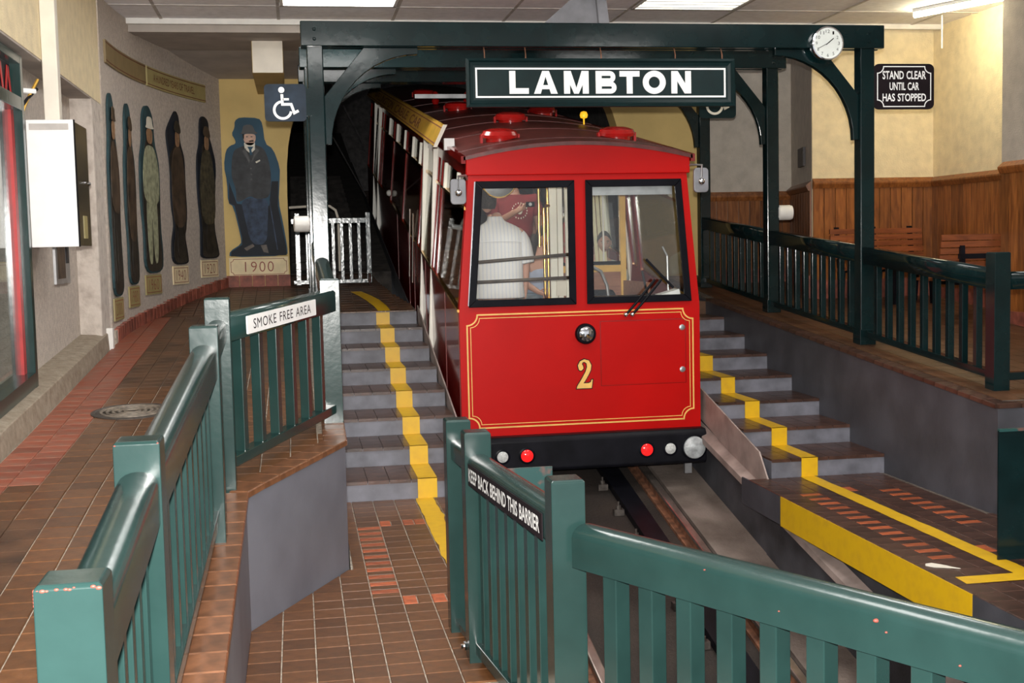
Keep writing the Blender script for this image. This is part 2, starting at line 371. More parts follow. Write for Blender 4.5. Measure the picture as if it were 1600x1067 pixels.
# ---- lower floor on the left of the track (tiled)
LOW = [(-.27, .6), (-.27, 5.76), (.236, 6.77), (.284, 8.60), (1.2, 8.60), (1.2, 6.2), (.98, 5.4), (.98, 3.9), (1.75, 2.45), (1.95, 1.6), (1.95, .6)]
mb = MB(); mb.prism([(x, y, -2.4) for x, y in LOW], (0, 0, 2.4-.008))
floor = put('floor', mb, 'grout'); struct(floor, 'brown quarry-tiled lower walkway between the grey ramp wall and the track barrier', 'floor')
HPL = [hp(-.256, 5.763, .236, 6.771)]
ORANGE_BARS = (.319, .4647, 6.16, 7.80)                 # column of tiles split into thin orange and brown strips
def half_orange(cx, cy):                                # half tiles let into the pattern at its two ends
    return None
cnt = 0
far_mb = MB()
for j in range(-9, 22):
    y0 = 5.434+TILE*j; y1 = y0+TILE
    if y0 > 8.56: continue
    y1 = min(y1, 8.568)
    for i in range(-3, 9):
        x0 = .026+TILE*i; x1 = x0+TILE; cx, cy = (x0+x1)/2, (y0+y1)/2
        if y0 < 4.75: continue
        poly = [(x0+GAP/2, y0+GAP/2), (x1-GAP/2, y0+GAP/2), (x1-GAP/2, y1-GAP/2), (x0+GAP/2, y1-GAP/2)]
        hps = [(1, 0, 1.195 if cy > 6.0 else .97), (-1, 0, .265)]
        hps += HPL if cy < 6.75 else [(-1, 0, -.250)]
        pc = clip(poly, hps)
        if not pc: continue
        if ORANGE_BARS[0]-.02 < x0 < ORANGE_BARS[0]+.02 and ORANGE_BARS[2] < cy < ORANGE_BARS[3]:
            tile_obj(TILE-GAP, TILE*.42, 'tile_orange', floor, (cx, y0+TILE*.72, 0)); tile_obj(TILE-GAP, TILE*.46, 'tile', floor, (cx, y0+TILE*.26, 0)); continue
        if j in (4, 16) and i in (3, 4):
            w2 = (TILE-GAP*2)/2
            tile_obj(w2, TILE-GAP, 'tile_orange', floor, (x0+GAP/2+w2/2, cy, 0)); tile_obj(w2, TILE-GAP, 'tile_orange' if (j == 16 and i == 4) else 'tile', floor, (x1-GAP/2-w2/2, cy, 0)); continue
        if len(pc) == 4 and abs((pc[2][0]-pc[0][0])-(TILE-GAP)) < 1e-4 and abs((pc[2][1]-pc[0][1])-(TILE-GAP)) < 1e-4:
            tile_obj(TILE-GAP, TILE-GAP, 'tile', floor, (cx, cy, 0))
        else:
            m_ = MB(); m_.prism([(x, y, -.012) for x, y in pc], (0, 0, .012)); put('tile', m_, 'tile', floor)
# worn yellow guide line on the lower floor
random.seed(3)
def ragged(x0, x1, y0, y1, z, n=22, amp=.012):
    L = [(x0+random.uniform(-amp, amp)*(i % 3 > 0), y0+(y1-y0)*i/n, z) for i in range(n+1)]; R = [(x1+random.uniform(-amp, amp), y0+(y1-y0)*i/n, z) for i in range(n+1)]
    mb = MB(); vs = L+R; mb.add(vs, [(i, n+1+i, n+2+i, i+1) for i in range(n)]); return mb
put('painted_line', ragged(.757, .885, 6.0, 8.565, .0015), 'yellow', floor, label='worn yellow painted line')

# ---- left ramp: sloping tiled floor beside the wall
RED_E = [(-.27, 1.2), (-.262, 5.763), (.228, 6.775), (.235, 8.6), (.235, 12.66)]
def redge(Y): return interp(Y, [p[1] for p in RED_E], [p[0] for p in RED_E])
ys = [1.2, 2.2, 3.5, 4.8, 5.763, 5.9, 6.3, 6.775, 7.2, 8.6, 9.9, 11.2, 12.66]
mb = MB(); mb.loft([[(-1.7, y, -.3), (redge(y)-.012, y, -.3), (redge(y)-.012, y, zL(y)-.008), (-1.7, y, zL(y)-.008)] for y in ys])
ramp = put('floor_ramp_left', mb, 'grout'); struct(ramp, 'tiled brown ramp climbing along the left wall past the painted figures', 'ramp floor')
farm = MB(); far_or = MB(); n_par = 0
rows = []; y = 2.35; slope_at = lambda Y: math.atan((zL(Y+.05)-zL(Y-.05))/.1)
while y < 12.6: rows.append(y); y += TILE*math.cos(slope_at(y))
LAY = {}
for ri, y0 in enumerate(rows):
    th = slope_at(y0+.07); y1 = y0+TILE*math.cos(th); cy = (y0+y1)/2
    for i in range(0, 14):
        x0 = -1.52+TILE*i; x1 = x0+TILE; cx = (x0+x1)/2
        lim = min(redge(y0), redge(y1))-.125
        if x0 > lim-.03 and not (5.55 < y1 and y0 < 6.95): continue
        if x0 > .3: continue
        if 5.55 < y1 and y0 < 6.95:                        # tiles cut along the slanting edge
            dgx, dgy = .490, 1.012; dl = math.hypot(dgx, dgy); ox, oy = -dgy/dl*.118, dgx/dl*.118
            pc = [(x0+GAP/2, y0+GAP/2), (x1-GAP/2, y0+GAP/2), (x1-GAP/2, y1-GAP/2), (x0+GAP/2, y1-GAP/2)]
            hps = [hp(.228+ox, 6.775+oy, -.262+ox, 5.763+oy)]
            if y0 > 6.7: hps.append((1, 0, .112))
            if y1 < 5.80: hps = [(1, 0, -.378)]
            pc = clip(pc, hps)
            if not pc: continue
            if len(pc) != 4 or abs(pc[2][0]-pc[0][0]) < TILE-.01 or abs(pc[2][1]-pc[0][1]) < TILE*.95-.01:
                m_ = MB(); m_.prism([(a, b, zL(b)-.012) for a, b in pc], (0, 0, .012)); put('tile', m_, 'tile', ramp); continue
            lim = 9
        x1c = min(x1, lim); wide = x1c-x0-GAP
        m_ = 'tile_orange_old' if (i < 1 or (i < 2 and y0 > 6)) else 'tile'
        if wide < .02: continue
        vis = y0 > 2.9 and (x0 < -.5 or y0 > 5.2)
        full = abs(wide-(TILE-GAP)) < 1e-4
        if vis and n_par < 330 and full and y0 < 8.6 and not (y0 < 5.4 and x0 < -1.2):
            tile_obj(TILE-GAP, TILE-GAP, m_, ramp, (cx, cy, zL(cy)), (th, 0, 0)); n_par += 1
        else:
            (far_or if m_ != 'tile' else farm).hexa([(x0+GAP/2, y0+GAP/2, zL(y0)-.012), (x1c-GAP/2, y0+GAP/2, zL(y0)-.012), (x1c-GAP/2, y1-GAP/2, zL(y1)-.012), (x0+GAP/2, y1-GAP/2, zL(y1)-.012)],
                      [(x0+GAP/2, y0+GAP/2, zL(y0)), (x1c-GAP/2, y0+GAP/2, zL(y0)), (x1c-GAP/2, y1-GAP/2, zL(y1)), (x0+GAP/2, y1-GAP/2, zL(y1))])
put('tiles', farm, 'tile_far', ramp, kind='stuff'); put('tiles', far_or, 'tile_orange_old', ramp, kind='stuff')
# edging tiles along the top of the ramp wall
def edging(parent, path, zf, inward, wid, m, lab=None):
    for (ax, ay), (bx, by) in zip(path[:-1], path[1:]):
        d = Vector((bx-ax, by-ay)); L_ = d.length; n = max(1, round(L_/.15)); d.normalize(); nn = Vector((-d.y, d.x))*inward
        ang = math.atan2(d.y, d.x)
        for k in range(n):
            c = Vector((ax, ay))+d*((k+.5)*L_/n)+nn*(wid/2-.012)
            z0 = zf(c.y); sl = math.atan((zf(c.y+.05)-zf(c.y-.05))/.1)*abs(d.y)
            q = Matrix.Rotation(ang, 3, 'Z') @ Matrix.Rotation(-sl*(1 if d.y > 0 else -1), 3, 'Y')
            tile_obj(round(L_/n, 3)-.006, wid, m, parent, (c.x, c.y, z0+.004), q.to_euler(), h=.03, name='edging_tile', b=.005)
edging(ramp, [(-.27, 2.6), (-.262, 5.763), (.228, 6.775), (.235, 8.55)], zL, 1, .13, 'tile_edge')
# grey painted retaining wall of the ramp
mb = MB()
path = [(-.27, 1.2), (-.262, 5.763), (.228, 6.775), (.27, 8.6), (.27, 12.64)]
for (ax, ay), (bx, by) in zip(path[:-1], path[1:]):
    n = 6
    for k in range(n):
        p = (ax+(bx-ax)*k/n, ay+(by-ay)*k/n); q = (ax+(bx-ax)*(k+1)/n, ay+(by-ay)*(k+1)/n)
        dx = .012; t = .06
        mb.hexa([(p[0]-t, p[1], -.05), (p[0], p[1], -.05), (q[0], q[1], -.05), (q[0]-t, q[1], -.05)], [(p[0]-t, p[1], zL(p[1])-.026), (p[0], p[1], zL(p[1])-.026), (q[0], q[1], zL(q[1])-.026), (q[0]-t, q[1], zL(q[1])-.026)])
wl = put('wall_ramp_left', mb, 'grey_wall'); struct(wl, 'grey painted retaining wall under the edge of the left ramp', 'wall')

# ---- track trough between the stairs
mb = MB(); mb.loft([[(1.1, y, zT(y)-.5), (3.6, y, zT(y)-.5), (3.6, y, zT(y)), (1.1, y, zT(y))] for y in (.6, 6, 14, 26)])
tr = put('floor_trough', mb, 'pit_bed'); struct(tr, 'stained concrete bed of the sloping track pit', 'track bed')
mb = MB(); mb.loft([[(2.98, y, zT(y)-.05), (3.37, y, zT(y)-.05), (3.37, y, zT(y)+.035), (2.98, y, zT(y)+.035)] for y in (.6, 6, 14, 26)]); put('concrete_strip', mb, 'concrete', tr)
mb = MB(); mb.loft([[(1.2, y, zT(y)-.05), (1.55, y, zT(y)-.05), (1.55, y, zT(y)+.035), (1.2, y, zT(y)+.035)] for y in (.6, 6, 14, 26)]); put('concrete_strip', mb, 'concrete', tr)
for x, lab in ((2.86, 'right-hand running rail with rusty sides and worn top beside the concrete strip'), (1.70, 'left-hand running rail of the track under the car')):
    t = thing('rail', lab, 'rail', (x, 6, zT(6)), group='running rails')
    L_ = [(x, .8, zT(.8)), (x, 25, zT(25))]
    put('web', MB().beam(*[Vector(p)+Vector((0, 0, .05)) for p in L_], .03, .09), 'rust', t)
    put('foot', MB().beam(*[Vector(p)+Vector((0, 0, .012)) for p in L_], .12, .024), 'rust', t)
    put('head', MB().beam(*[Vector(p)+Vector((0, 0, .105)) for p in L_], .062, .035), 'rail_top', t, bevel=.008)
t = thing('cable_slot', 'dark channel beam with bolted clamps running along the middle of the track', 'channel', (2.55, 6, zT(6)))
put('channel', MB().beam((2.60, .8, zT(.8)+.03), (2.60, 25, zT(25)+.03), .16, .06), 'black', t)
for k in range(9):
    yy = 6.4+k*.52
    put('clamp', MB().box(2.42, 2.50, yy-.03, yy+.03, zT(yy), zT(yy)+.05).lathe((2.46, yy, zT(yy)+.05), (0, 0, 1), [(.02, 0), (.02, .03), (.008, .03), (.008, .06)], 8), 'iron', t)
# side walls of the trough
mb = MB(); mb.box(3.34, 3.55, .6, 8.6, -2.4, -.2); mb.loft([[(3.346, y, zT(y)-.2), (3.369, y, zT(y)-.2), (3.369, y, z1), (3.346, y, z1)] for y, z1 in ((8.6, -.2), (8.61, .0), (12.7, .98), (26, 3.4))])
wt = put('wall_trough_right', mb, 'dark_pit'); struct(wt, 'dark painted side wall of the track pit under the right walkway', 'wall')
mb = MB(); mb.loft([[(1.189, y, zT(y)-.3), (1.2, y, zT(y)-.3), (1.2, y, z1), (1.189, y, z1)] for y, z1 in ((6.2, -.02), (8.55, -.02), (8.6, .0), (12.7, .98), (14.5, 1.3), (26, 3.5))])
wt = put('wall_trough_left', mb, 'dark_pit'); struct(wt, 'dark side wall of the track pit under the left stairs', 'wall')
t = thing('guard_ledge', 'pinkish grey steel ledge running diagonally along the side wall of the pit', 'ledge', (3.3, 8, -.2))
zg = lambda Y: -.115+.185*(Y-8.5)
mb = MB(); mb.loft([[(3.25, y, zg(y)-.05), (3.339, y, zg(y)-.05), (3.339, y, zg(y)+.035), (3.25, y, zg(y))] for y in (5.0, 8, 11.5)]); put('angle', mb, 'pink_steel', t)

# ---- lower floor on the right of the track
t_or = []
mb = MB(); mb.box(3.20, 7.0, 1.0, 7.06, -.2, -.008); mb.box(3.20, 4.26, 7.06, 8.60, -.2, -.008)
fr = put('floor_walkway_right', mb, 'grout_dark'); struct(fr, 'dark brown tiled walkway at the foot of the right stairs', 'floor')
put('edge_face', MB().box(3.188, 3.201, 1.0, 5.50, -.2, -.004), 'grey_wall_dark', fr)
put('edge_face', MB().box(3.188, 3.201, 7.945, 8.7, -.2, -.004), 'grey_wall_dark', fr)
put('edge_face', MB().box(3.186, 3.201, 5.50, 7.945, -.205, -.002), 'yellow', fr, label='yellow painted front edge')
for j in range(0, 27):
    y1 = 8.562-TILE*j; y0 = y1-TILE
    if y1 < 4.9: break
    cy = (y0+y1)/2
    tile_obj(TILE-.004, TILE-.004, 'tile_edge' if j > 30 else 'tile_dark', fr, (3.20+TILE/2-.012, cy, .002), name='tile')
    for i in range(1, 12):
        x0 = 3.20+TILE*i-.012; cx = x0+TILE/2
        if y0 > 7.06 and x0 > 4.14: continue
        x1 = x0+TILE
        if y0 > 7.0: x1 = min(x1, 4.25)
        if x1-x0 < .05 or x0 > 5.0: continue
        if i == 1 and 6.15 < cy < 8.0 or (i == 5 and 6.75 < cy < 8.0):
            tile_obj(TILE-.005, TILE*.42, 'tile_orange', fr, (cx, y0+TILE*.73, 0)); tile_obj(TILE-.005, TILE*.48, 'tile_dark', fr, (cx, y0+TILE*.26, 0))
        else:
            w_ = x1-x0-.005
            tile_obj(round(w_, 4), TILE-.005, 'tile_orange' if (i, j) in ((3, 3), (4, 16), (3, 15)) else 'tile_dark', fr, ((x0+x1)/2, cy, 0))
put('painted_line', ragged(3.585, 3.70, 5.95, 8.565, .0022, 20, .005), 'yellow', fr, label='yellow painted guide line')
mb = MB(); mb.add([(3.25, 5.66, .0035), (3.98, 5.66, .0035), (3.98, 5.79, .0035), (3.26, 5.79, .0035)], [(0, 1, 2, 3)]); put('painted_line', mb, 'yellow', fr, label='yellow painted cross line')
mb = MB(); mb.add([(3.585, 5.79, .0032), (3.70, 5.79, .0032), (3.70, 5.96, .0032), (3.585, 5.96, .0032)], [(0, 1, 2, 3)]); put('painted_line', mb, 'yellow', fr)

# ---- the two staircases
def stairs(x0, x1, label, sx0, sx1, tm):
    t = thing('staircase', label, 'stairs', ((x0+x1)/2, STY, 0))
    for k in range(8):
        y0 = STY+k*TREAD; y1 = y0+TREAD if k < 7 else y0+.06; z1 = (k+1)*RISE
        st = put('step', MB().box(x0, x1, y0, y1+.02, -.3 if k == 0 else (k-.6)*RISE, z1-.014), 'riser', t)
        if k < 7:
            mb = MB(); nx = max(1, round((x1-x0)/TILE)); ny = 4
            for a in range(nx):
                for b in range(ny):
                    u0 = x0+(x1-x0)*a/nx; u1 = x0+(x1-x0)*(a+1)/nx; v0 = y0-.006+(y1-y0+.006)*b/ny; v1 = y0-.006+(y1-y0+.006)*(b+1)/ny
                    mb.box(u0+.002, u1-.002, v0+(.002 if b else 0), v1-.002, z1-.024, z1)
            put('tread_tiles', mb, tm, st, kind='stuff')
        w0 = .004*k
        mb = MB().box(sx0, sx1, y0-.0085, y0+.01, k*RISE+.001, z1+.0018)
        if k < 7: mb.box(sx0+.004, sx1+.002, y0-.0085, y1-.001, z1, z1+.0018)
        put('painted_line', mb, 'yellow', st, label='yellow painted guide stripe')
    return t
stairs(.284, 1.188, 'grey stairs with tiled treads and a yellow stripe, between the ramp wall and the car', .78, .915, 'tile_dark')
stairs(3.37, 4.25, 'grey stairs with tiled treads and a yellow stripe, to the right of the car', 3.60, 3.725, 'tile_dark')
# thin steel skirting plates between stairs and car
t = thing('stair_skirting_plate', 'thin beige steel plate edging the left stairs beside the car', 'plate', (1.195, 9, .2))
zs = lambda Y: (Y-STY)*RISE/TREAD
mb = MB(); mb.prism([(1.201, 8.45, zs(8.45)-.12), (1.201, 8.45, zs(8.45)+.10), (1.201, 12.7, zs(12.7)+.17), (1.201, 12.7, zs(12.7)-.12)], (.012, 0, 0)); put('plate', mb, 'pink_steel', t)
t = thing('stair_skirting_plate', 'beige steel plate with a cut-off lower end edging the right stairs', 'plate', (3.36, 9, .2))
mb = MB(); mb.prism([(3.333, 8.42, -.12), (3.333, 8.70, .175), (3.333, 12.7, zs(12.7)+.17), (3.333, 12.7, zs(12.7)-.10), (3.333, 8.62, -.10)], (.012, 0, 0)); put('plate', mb, 'pink_steel', t)
t.location = (3.35, 9, .2)

# ---- landings at the top of the stairs
mb = MB(); P0 = [(.20, 12.70), (1.188, 12.70), (1.17, 12.95), (1.05, 13.6), (.93, 14.6), (.90, 15.4), (-.9, 15.4), (-.9, 12.70)]
mb.prism([(x, y, .3) for x, y in P0], (0, 0, .1)); n0 = len(P0); mb.v[n0:] = [(x, y, zL(y)-.008) for x, y in P0]
ld = put('floor_landing_left', mb, 'grout_dark'); struct(ld, 'tiled landing at the head of the left stairs', 'floor')
mb = MB(); y = 12.63
while y < 15.2:
    for i in range(-11, 9):
        x0 = -.0+TILE*i
        xe = interp(y, [12.64, 12.95, 13.6, 14.6, 15.4], [1.188, 1.17, 1.05, .93, .9])-.01
        pc = [max(x0+.003, -1.35), min(x0+TILE-.003, xe)]
        if pc[1]-pc[0] < .02: continue
        y1 = y+TILE-.005
        mb.hexa([(pc[0], y, zL(y)-.012), (pc[1], y, zL(y)-.012), (pc[1], y1, zL(y1)-.012), (pc[0], y1, zL(y1)-.012)], [(pc[0], y, zL(y)), (pc[1], y, zL(y)), (pc[1], y1, zL(y1)), (pc[0], y1, zL(y1))])
    y += TILE
put('tiles', mb, 'tile_far', ld, kind='stuff')
mb = MB(); pts = [(.80, .925, 12.628), (.775, .905, 12.95), (.72, .86, 13.3), (.66, .79, 13.6), (.58, .70, 13.9)]
mb.add([(p, y, zL(y)+.003) for p, q, y in pts]+[(q, y, zL(y)+.003) for p, q, y in pts], [(i, 5+i, 6+i, i+1) for i in range(4)]); put('painted_line', mb, 'yellow', ld, label='yellow line bending left on the landing')
mb = MB(); mb.box(3.36, 4.26, 12.64, 14.6, .4, 1.10)
lr = put('floor_landing_right', mb, 'tile_far'); struct(lr, 'dark landing at the head of the right stairs', 'floor')

# ---- right ramp and its retaining wall
ys = [7.06, 8.4, 9.8, 11.2, 12.65, 14.6]
mb = MB(); mb.loft([[(4.27, y, -.2), (7.2, y, -.2), (7.2, y, zR(y)-.008), (4.27, y, zR(y)-.008)] for y in ys])
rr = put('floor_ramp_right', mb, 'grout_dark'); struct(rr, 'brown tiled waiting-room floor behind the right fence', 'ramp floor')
mb = MB(); y = 7.2
while y < 14.2:
    y1 = y+TILE-.005
    for i in range(0, 19):
        x0 = 4.36+TILE*i; x1 = x0+TILE-.005
        mb.hexa([(x0, y, zR(y)-.012), (x1, y, zR(y)-.012), (x1, y1, zR(y1)-.012), (x0, y1, zR(y1)-.012)], [(x0, y, zR(y)), (x1, y, zR(y)), (x1, y1, zR(y1)), (x0, y1, zR(y1))])
    y += TILE
put('tiles', mb, 'tile_far', rr, kind='stuff')
edging(rr, [(4.25, 7.06), (4.25, 12.6)], zR, -1, .10, 'tile_dark')
edging(rr, [(7.0, 7.05), (4.25, 7.05)], zR, -1, .10, 'tile_dark')
mb = MB(); mb.loft([[(4.25, y, -.25), (4.31, y, -.25), (4.31, y, zR(y)-.026), (4.25, y, zR(y)-.026)] for y in [7.11]+ys[1:]])
mb.box(4.25, 7.2, 7.05, 7.11, -.25, zR(7.05)-.026)
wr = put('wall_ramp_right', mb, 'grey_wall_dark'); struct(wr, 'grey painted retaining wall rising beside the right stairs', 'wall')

# ---- left wall: bulkhead, recessed rough wall, kerb, pilaster
mb = MB(); mb.box(-2.0, -1.72, 7.95, 10.45, .4, 3.05); mb.box(-2.0, -1.72, -1.0, 7.95, .0, .62)
wlf = put('wall_left', mb, 'stucco'); struct(wlf, 'rough grey-beige stucco wall set back under the cream bulkhead on the left', 'wall')
put('bulkhead', MB().box(-2.0, -1.55, -1.0, 11.03, 2.985, CEIL), 'stucco_cream', wlf, label='cream rendered upper wall')
put('bulkhead_soffit', MB().box(-2.0, -1.555, -1.0, 11.02, 2.972, 2.986), 'soffit', wlf)
put('pilaster', MB().box(-2.0, -1.55, 10.42, 10.86, .85, 2.985), 'plaster_worn', wlf, bevel=.015, label='cracked white plaster pilaster')
mb = MB(); ysk = [1.0, 4, 7, 9, 10.6]
mb.loft([[(-2.0, y, zL(y)-.1), (-1.52, y, zL(y)-.1), (-1.535, y, zL(y)+.13), (-1.60, y, zL(y)+.145), (-2.0, y, zL(y)+.17)] for y in ysk])
kb = put('baseboard_left', mb, 'stone_curb', bevel=.006); struct(kb, 'worn stone kerb along the foot of the left wall', 'kerb')
# curved wall carrying the painted figures (arc of radius 8.44 m)
ACX, ACY, AR = 6.9, 11.0, 8.44
def arcp(s, off=0.): a = s/AR; r = AR-off; return (ACX-r*math.cos(a), ACY+r*math.sin(a))
mb = MB(); ss = [-.10+i*(3.66+.10)/18 for i in range(19)]
mb.loft([[(*arcp(s, -.25), .9), (*arcp(s), .9), (*arcp(s), CEIL), (*arcp(s, -.25), CEIL)] for s in ss])
cw = put('wall_curved', mb, 'stucco'); struct(cw, 'curved grey stucco wall with the row of painted figures', 'wall')
bs = .0; k = 0
L_ = 3.62/34
for k in range(34):                                      # soldier-course brick skirting, one brick each
    s0 = .0+k*L_; a0, a1 = s0+.004, s0+L_-.004
    mb = MB(); zz = zL(arcp(s0)[1])
    p = [arcp(a0, -.01), arcp(a1, -.01), arcp(a1, .035), arcp(a0, .035)]
    mb.hexa([(x, y, zz-.03) for x, y in p], [(x, y, zz+.115+.004*math.sin(k*2.1)) for x, y in p]); put('brick', mb, 'brick', cw)
mb = MB(); mb.loft([[(*arcp(s, -.005), .9), (*arcp(s, .028), .9), (*arcp(s, .028), zL(arcp(s)[1])+.105), (*arcp(s, -.005), zL(arcp(s)[1])+.105)] for s in ss]); put('mortar', mb, 'grout', cw)
put('kerb_end', MB().box(-1.56, -1.50, 10.62, 10.70, zL(10.6)-.02, zL(10.6)+.17), 'off_white', cw, label='white painted kerb end block')

# ---- yellow portal wall with the arched tunnel mouth
def archp(n=28):
    o = []
    for i in range(n+1):
        a = math.pi*i/n; cx, hw = 1.90, 1.97
        o.append((cx-hw*math.copysign(abs(math.cos(a))**.62, math.cos(a)), 2.35+1.75*abs(math.sin(a))**.75))
    return o
AP = [(-.07, 1.0)]+archp()+[(3.87, .9)]
out = [(-.80, 1.0)]; mb = MB(); YP = 14.5
n = len(AP)
def wallface(y, mb):
    ring = []
    for x, z in AP: ring.append((x, y, z))
    return ring
top = 4.6
for i in range(n-1):
    (xa, za), (xb, zb) = AP[i], AP[i+1]
    def ext(x, z):
        if x <= 1.9 and z < 3.9 and x < .6: return (-.85, z)
        if x > 1.9 and z < 3.9 and x > 3.2: return (5.0, z)
        return (x, top)
    ea, eb = ext(xa, za), ext(xb, zb)
    for y0, y1 in ((YP, YP+.3),):
        pts = [(xa, y0, za), (xb, y0, zb), (eb[0], y0, eb[1]), (ea[0], y0, ea[1])]
        if (ea[0] != eb[0]) and ea[1] != eb[1]:
            cnr = (ea[0] if abs(ea[0]) > abs(eb[0])-0 and ea[0] in (-.85, 5.0) else eb[0], y0, top); pts = [pts[0], pts[1], pts[2], cnr, pts[3]]
        mb.prism(pts, (0, y1-y0, 0))
pw = put('wall_portal', mb, 'yellow_wall'); struct(pw, 'yellow wall around the arched mouth of the dark tunnel', 'wall')
for k in range(5):
    x0 = -.78+k*.143
    put('brick', MB().box(x0+.003, x0+.140, YP-.035, YP+.01, zL(YP)-.02, zL(YP)+.125), 'brick', pw)
# tunnel beyond
mb = MB(); ring = lambda y: [(x, y, z+max(0, (y-YP))*.19) for x, z in [(-.09, -1.2)]+[(1.9+(x-1.9)*1.03, z+.03) for x, z in archp()]+[(3.89, -1.2)]]
R0 = [ring(y) for y in (YP+.3, 18, 22, 26, 30)]
mb.loft(R0, closed=False); mb.add([p for p in R0[-1]], [tuple(range(len(R0[-1])))])
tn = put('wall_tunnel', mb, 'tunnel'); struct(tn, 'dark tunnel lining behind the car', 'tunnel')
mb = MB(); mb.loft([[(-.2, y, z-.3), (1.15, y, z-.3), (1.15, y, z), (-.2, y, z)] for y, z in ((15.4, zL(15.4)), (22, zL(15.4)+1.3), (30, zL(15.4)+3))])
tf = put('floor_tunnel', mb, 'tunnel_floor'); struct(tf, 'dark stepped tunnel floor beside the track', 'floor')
for k in range(16):
    yy = 15.6+k*.5; zz = zL(15.4)+1.3/6.6*(yy-15.4)
    put('step', MB().box(-.05, .85, yy, yy+.09, zz-.02, zz+.09), 'tunnel', tf)
t = thing('tunnel_handrail', 'thin pale handrail bending down behind the white gate', 'handrail', (.2, 15.5, 1.9))
put('tube', MB().tube([(-.06, 15.5, 2.25), (.34, 15.5, 2.27), (.43, 15.5, 2.26), (.50, 15.5, 2.21), (.53, 15.5, 2.1), (.53, 15.5, 1.45)], .016, 8), 'cream', t, smooth=True)
t = thing('tunnel_cable', 'pale cable rising diagonally across the tunnel mouth left of the car', 'cable', (.5, 15.0, 3))
put('wire', MB().tube([(.45, 16.0, 3.95), (1.05, 18.4, 3.2)], .010, 6).tube([(.30, 16.0, 3.55), (1.05, 18.6, 2.5)], .010, 6), 'steel', t)

# ---- soffit and duct over the ramp, behind the ceiling edge
mb = MB(); mb.box(-1.9, 5.2, 12.185, 12.42, 3.79, CEIL+.25); mb.loft([[(-1.9, y, z), (.22, y, z), (.22, y, z+.3), (-1.9, y, z+.3)] for y, z in ((12.42, 3.80), (13.35, 3.80), (14.52, 3.66))])
mb.box(.22, 5.2, 12.42, 14.6, 4.3, 4.5)
sf = put('ceiling_soffit', mb, 'soffit'); struct(sf, 'grey-brown lower ceiling over the top of the ramp', 'ceiling')
t = thing('boxed_duct', 'square cream boxed duct below the soffit above the bowler-hatted figure', 'duct', (-.3, 14, 3.4))
put('casing', MB().box(-.358, -.055, 12.74, 14.49, 3.49, 3.92), 'yellow_wall', t, bevel=.008)
put('end_panel', MB().box(-.352, -.057, 12.73, 12.742, 3.492, 3.90), 'cream', t)

# ---- ceiling: suspended grid with separate panels and lit panels
mb = MB(); mb.box(-1.9, 6.9, -2.0, 12.17, CEIL+.03, CEIL+.10)
ce = put('ceiling', mb, 'ceiling_bar'); struct(ce, 'suspended ceiling of pale square panels in a thin grid', 'ceiling')
GX = [-2.22, -1.15, -.08, .99, 2.06, 3.13, 4.17, 5.24, 6.31, 6.95]; GY = [12.17, 11.46, 10.39, 9.32, 8.25, 7.18, 6.11, 5.04, 3.97, 2.90, 1.83, .76, -.31]
LIT = {(2, 1): 'lit_panel', (5, 1): 'lit_louvre', (2, 4): 1, (5, 4): 1, (2, 7): 1, (5, 7): 1}  # nearer cells: unseen light panels added to brighten the room
for i in range(len(GX)-1):
    for j in range(len(GY)-1):
        if (i, j) in LIT: continue
        x0, x1, y1, y0 = GX[i]+.012, GX[i+1]-.012, GY[j]-.012, GY[j+1]+.012
        x0 = max(x0, -1.60); x1 = min(x1, 6.66)
        put('ceiling_panel', MB().box(x0, x1, y0, y1, CEIL+.004, CEIL+.035), 'ceiling_tile', ce)
mb = MB()
for x in GX[1:-1]: mb.box(x-.014, x+.014, -1, 12.17, CEIL-.002, CEIL+.03)
for y in GY[1:]: mb.box(-1.6, 6.66, y-.014, y+.014, CEIL-.003, CEIL+.03)
put('grid_bars', mb, 'ceiling_bar', ce)
put('edge_trim', MB().box(-1.6, 6.66, 12.12, 12.18, CEIL-.045, CEIL+.02), 'off_white', ce)
for (i, j), m_, lab in (((2, 1), 'lit_panel', 'bright white square ceiling light panel at the top left'), ((5, 1), 'lit_louvre', 'dimmer ceiling light with slatted louvre above the sign'), ((2, 4), 'lit_panel', 'unseen light panel added over the left walkway'), ((5, 4), 'lit_panel', 'unseen light panel added over the right walkway'), ((2, 7), 'lit_panel', 'nearest unseen added light panel on the left'), ((5, 7), 'lit_panel', 'nearest unseen added light panel on the right')):
    x0, x1, y1, y0 = GX[i]+.02, GX[i+1]-.02, GY[j]-.02, GY[j+1]+.02
    t = thing('ceiling_light', lab, 'ceiling light', ((x0+x1)/2, (y0+y1)/2, CEIL), group='ceiling lights')
    put('diffuser', MB().box(x0+.03, x1-.03, y0+.03, y1-.03, CEIL+.012, CEIL+.03), m_, t)
    mb = MB()
    for a, b, c, d in ((x0, x1, y0, y0+.03), (x0, x1, y1-.03, y1), (x0, x0+.03, y0, y1), (x1-.03, x1, y0, y1)): mb.box(a, b, c, d, CEIL-.004, CEIL+.03)
    put('frame', mb, 'white', t)
    if i == 5 and j == 1:
        for k in range(7):
            yy = y0+.1+k*(y1-y0-.2)/6
            put('slat', MB().box(x0+.03, x1-.03, yy-.012, yy+.012, CEIL-.002, CEIL+.012), 'white', t)
t = thing('tube_light', 'glowing fluorescent tube on the ceiling over the benches', 'tube light', (6.08, 11.0, 3.85))
A, B = Vector((5.93, 11.33, 3.845)), Vector((6.38, 10.35, 3.845))
put('tube', MB().tube([A, B], .022, 12), 'tube', t, smooth=True)
put('batten', MB().beam(A+Vector((0, 0, .04)), B+Vector((0, 0, .04)), .07, .03), 'white', t)
t = thing('pull_cord', 'white pull cord hanging from the ceiling near the right wall', 'cord', (6.2, 11.6, 3.6))
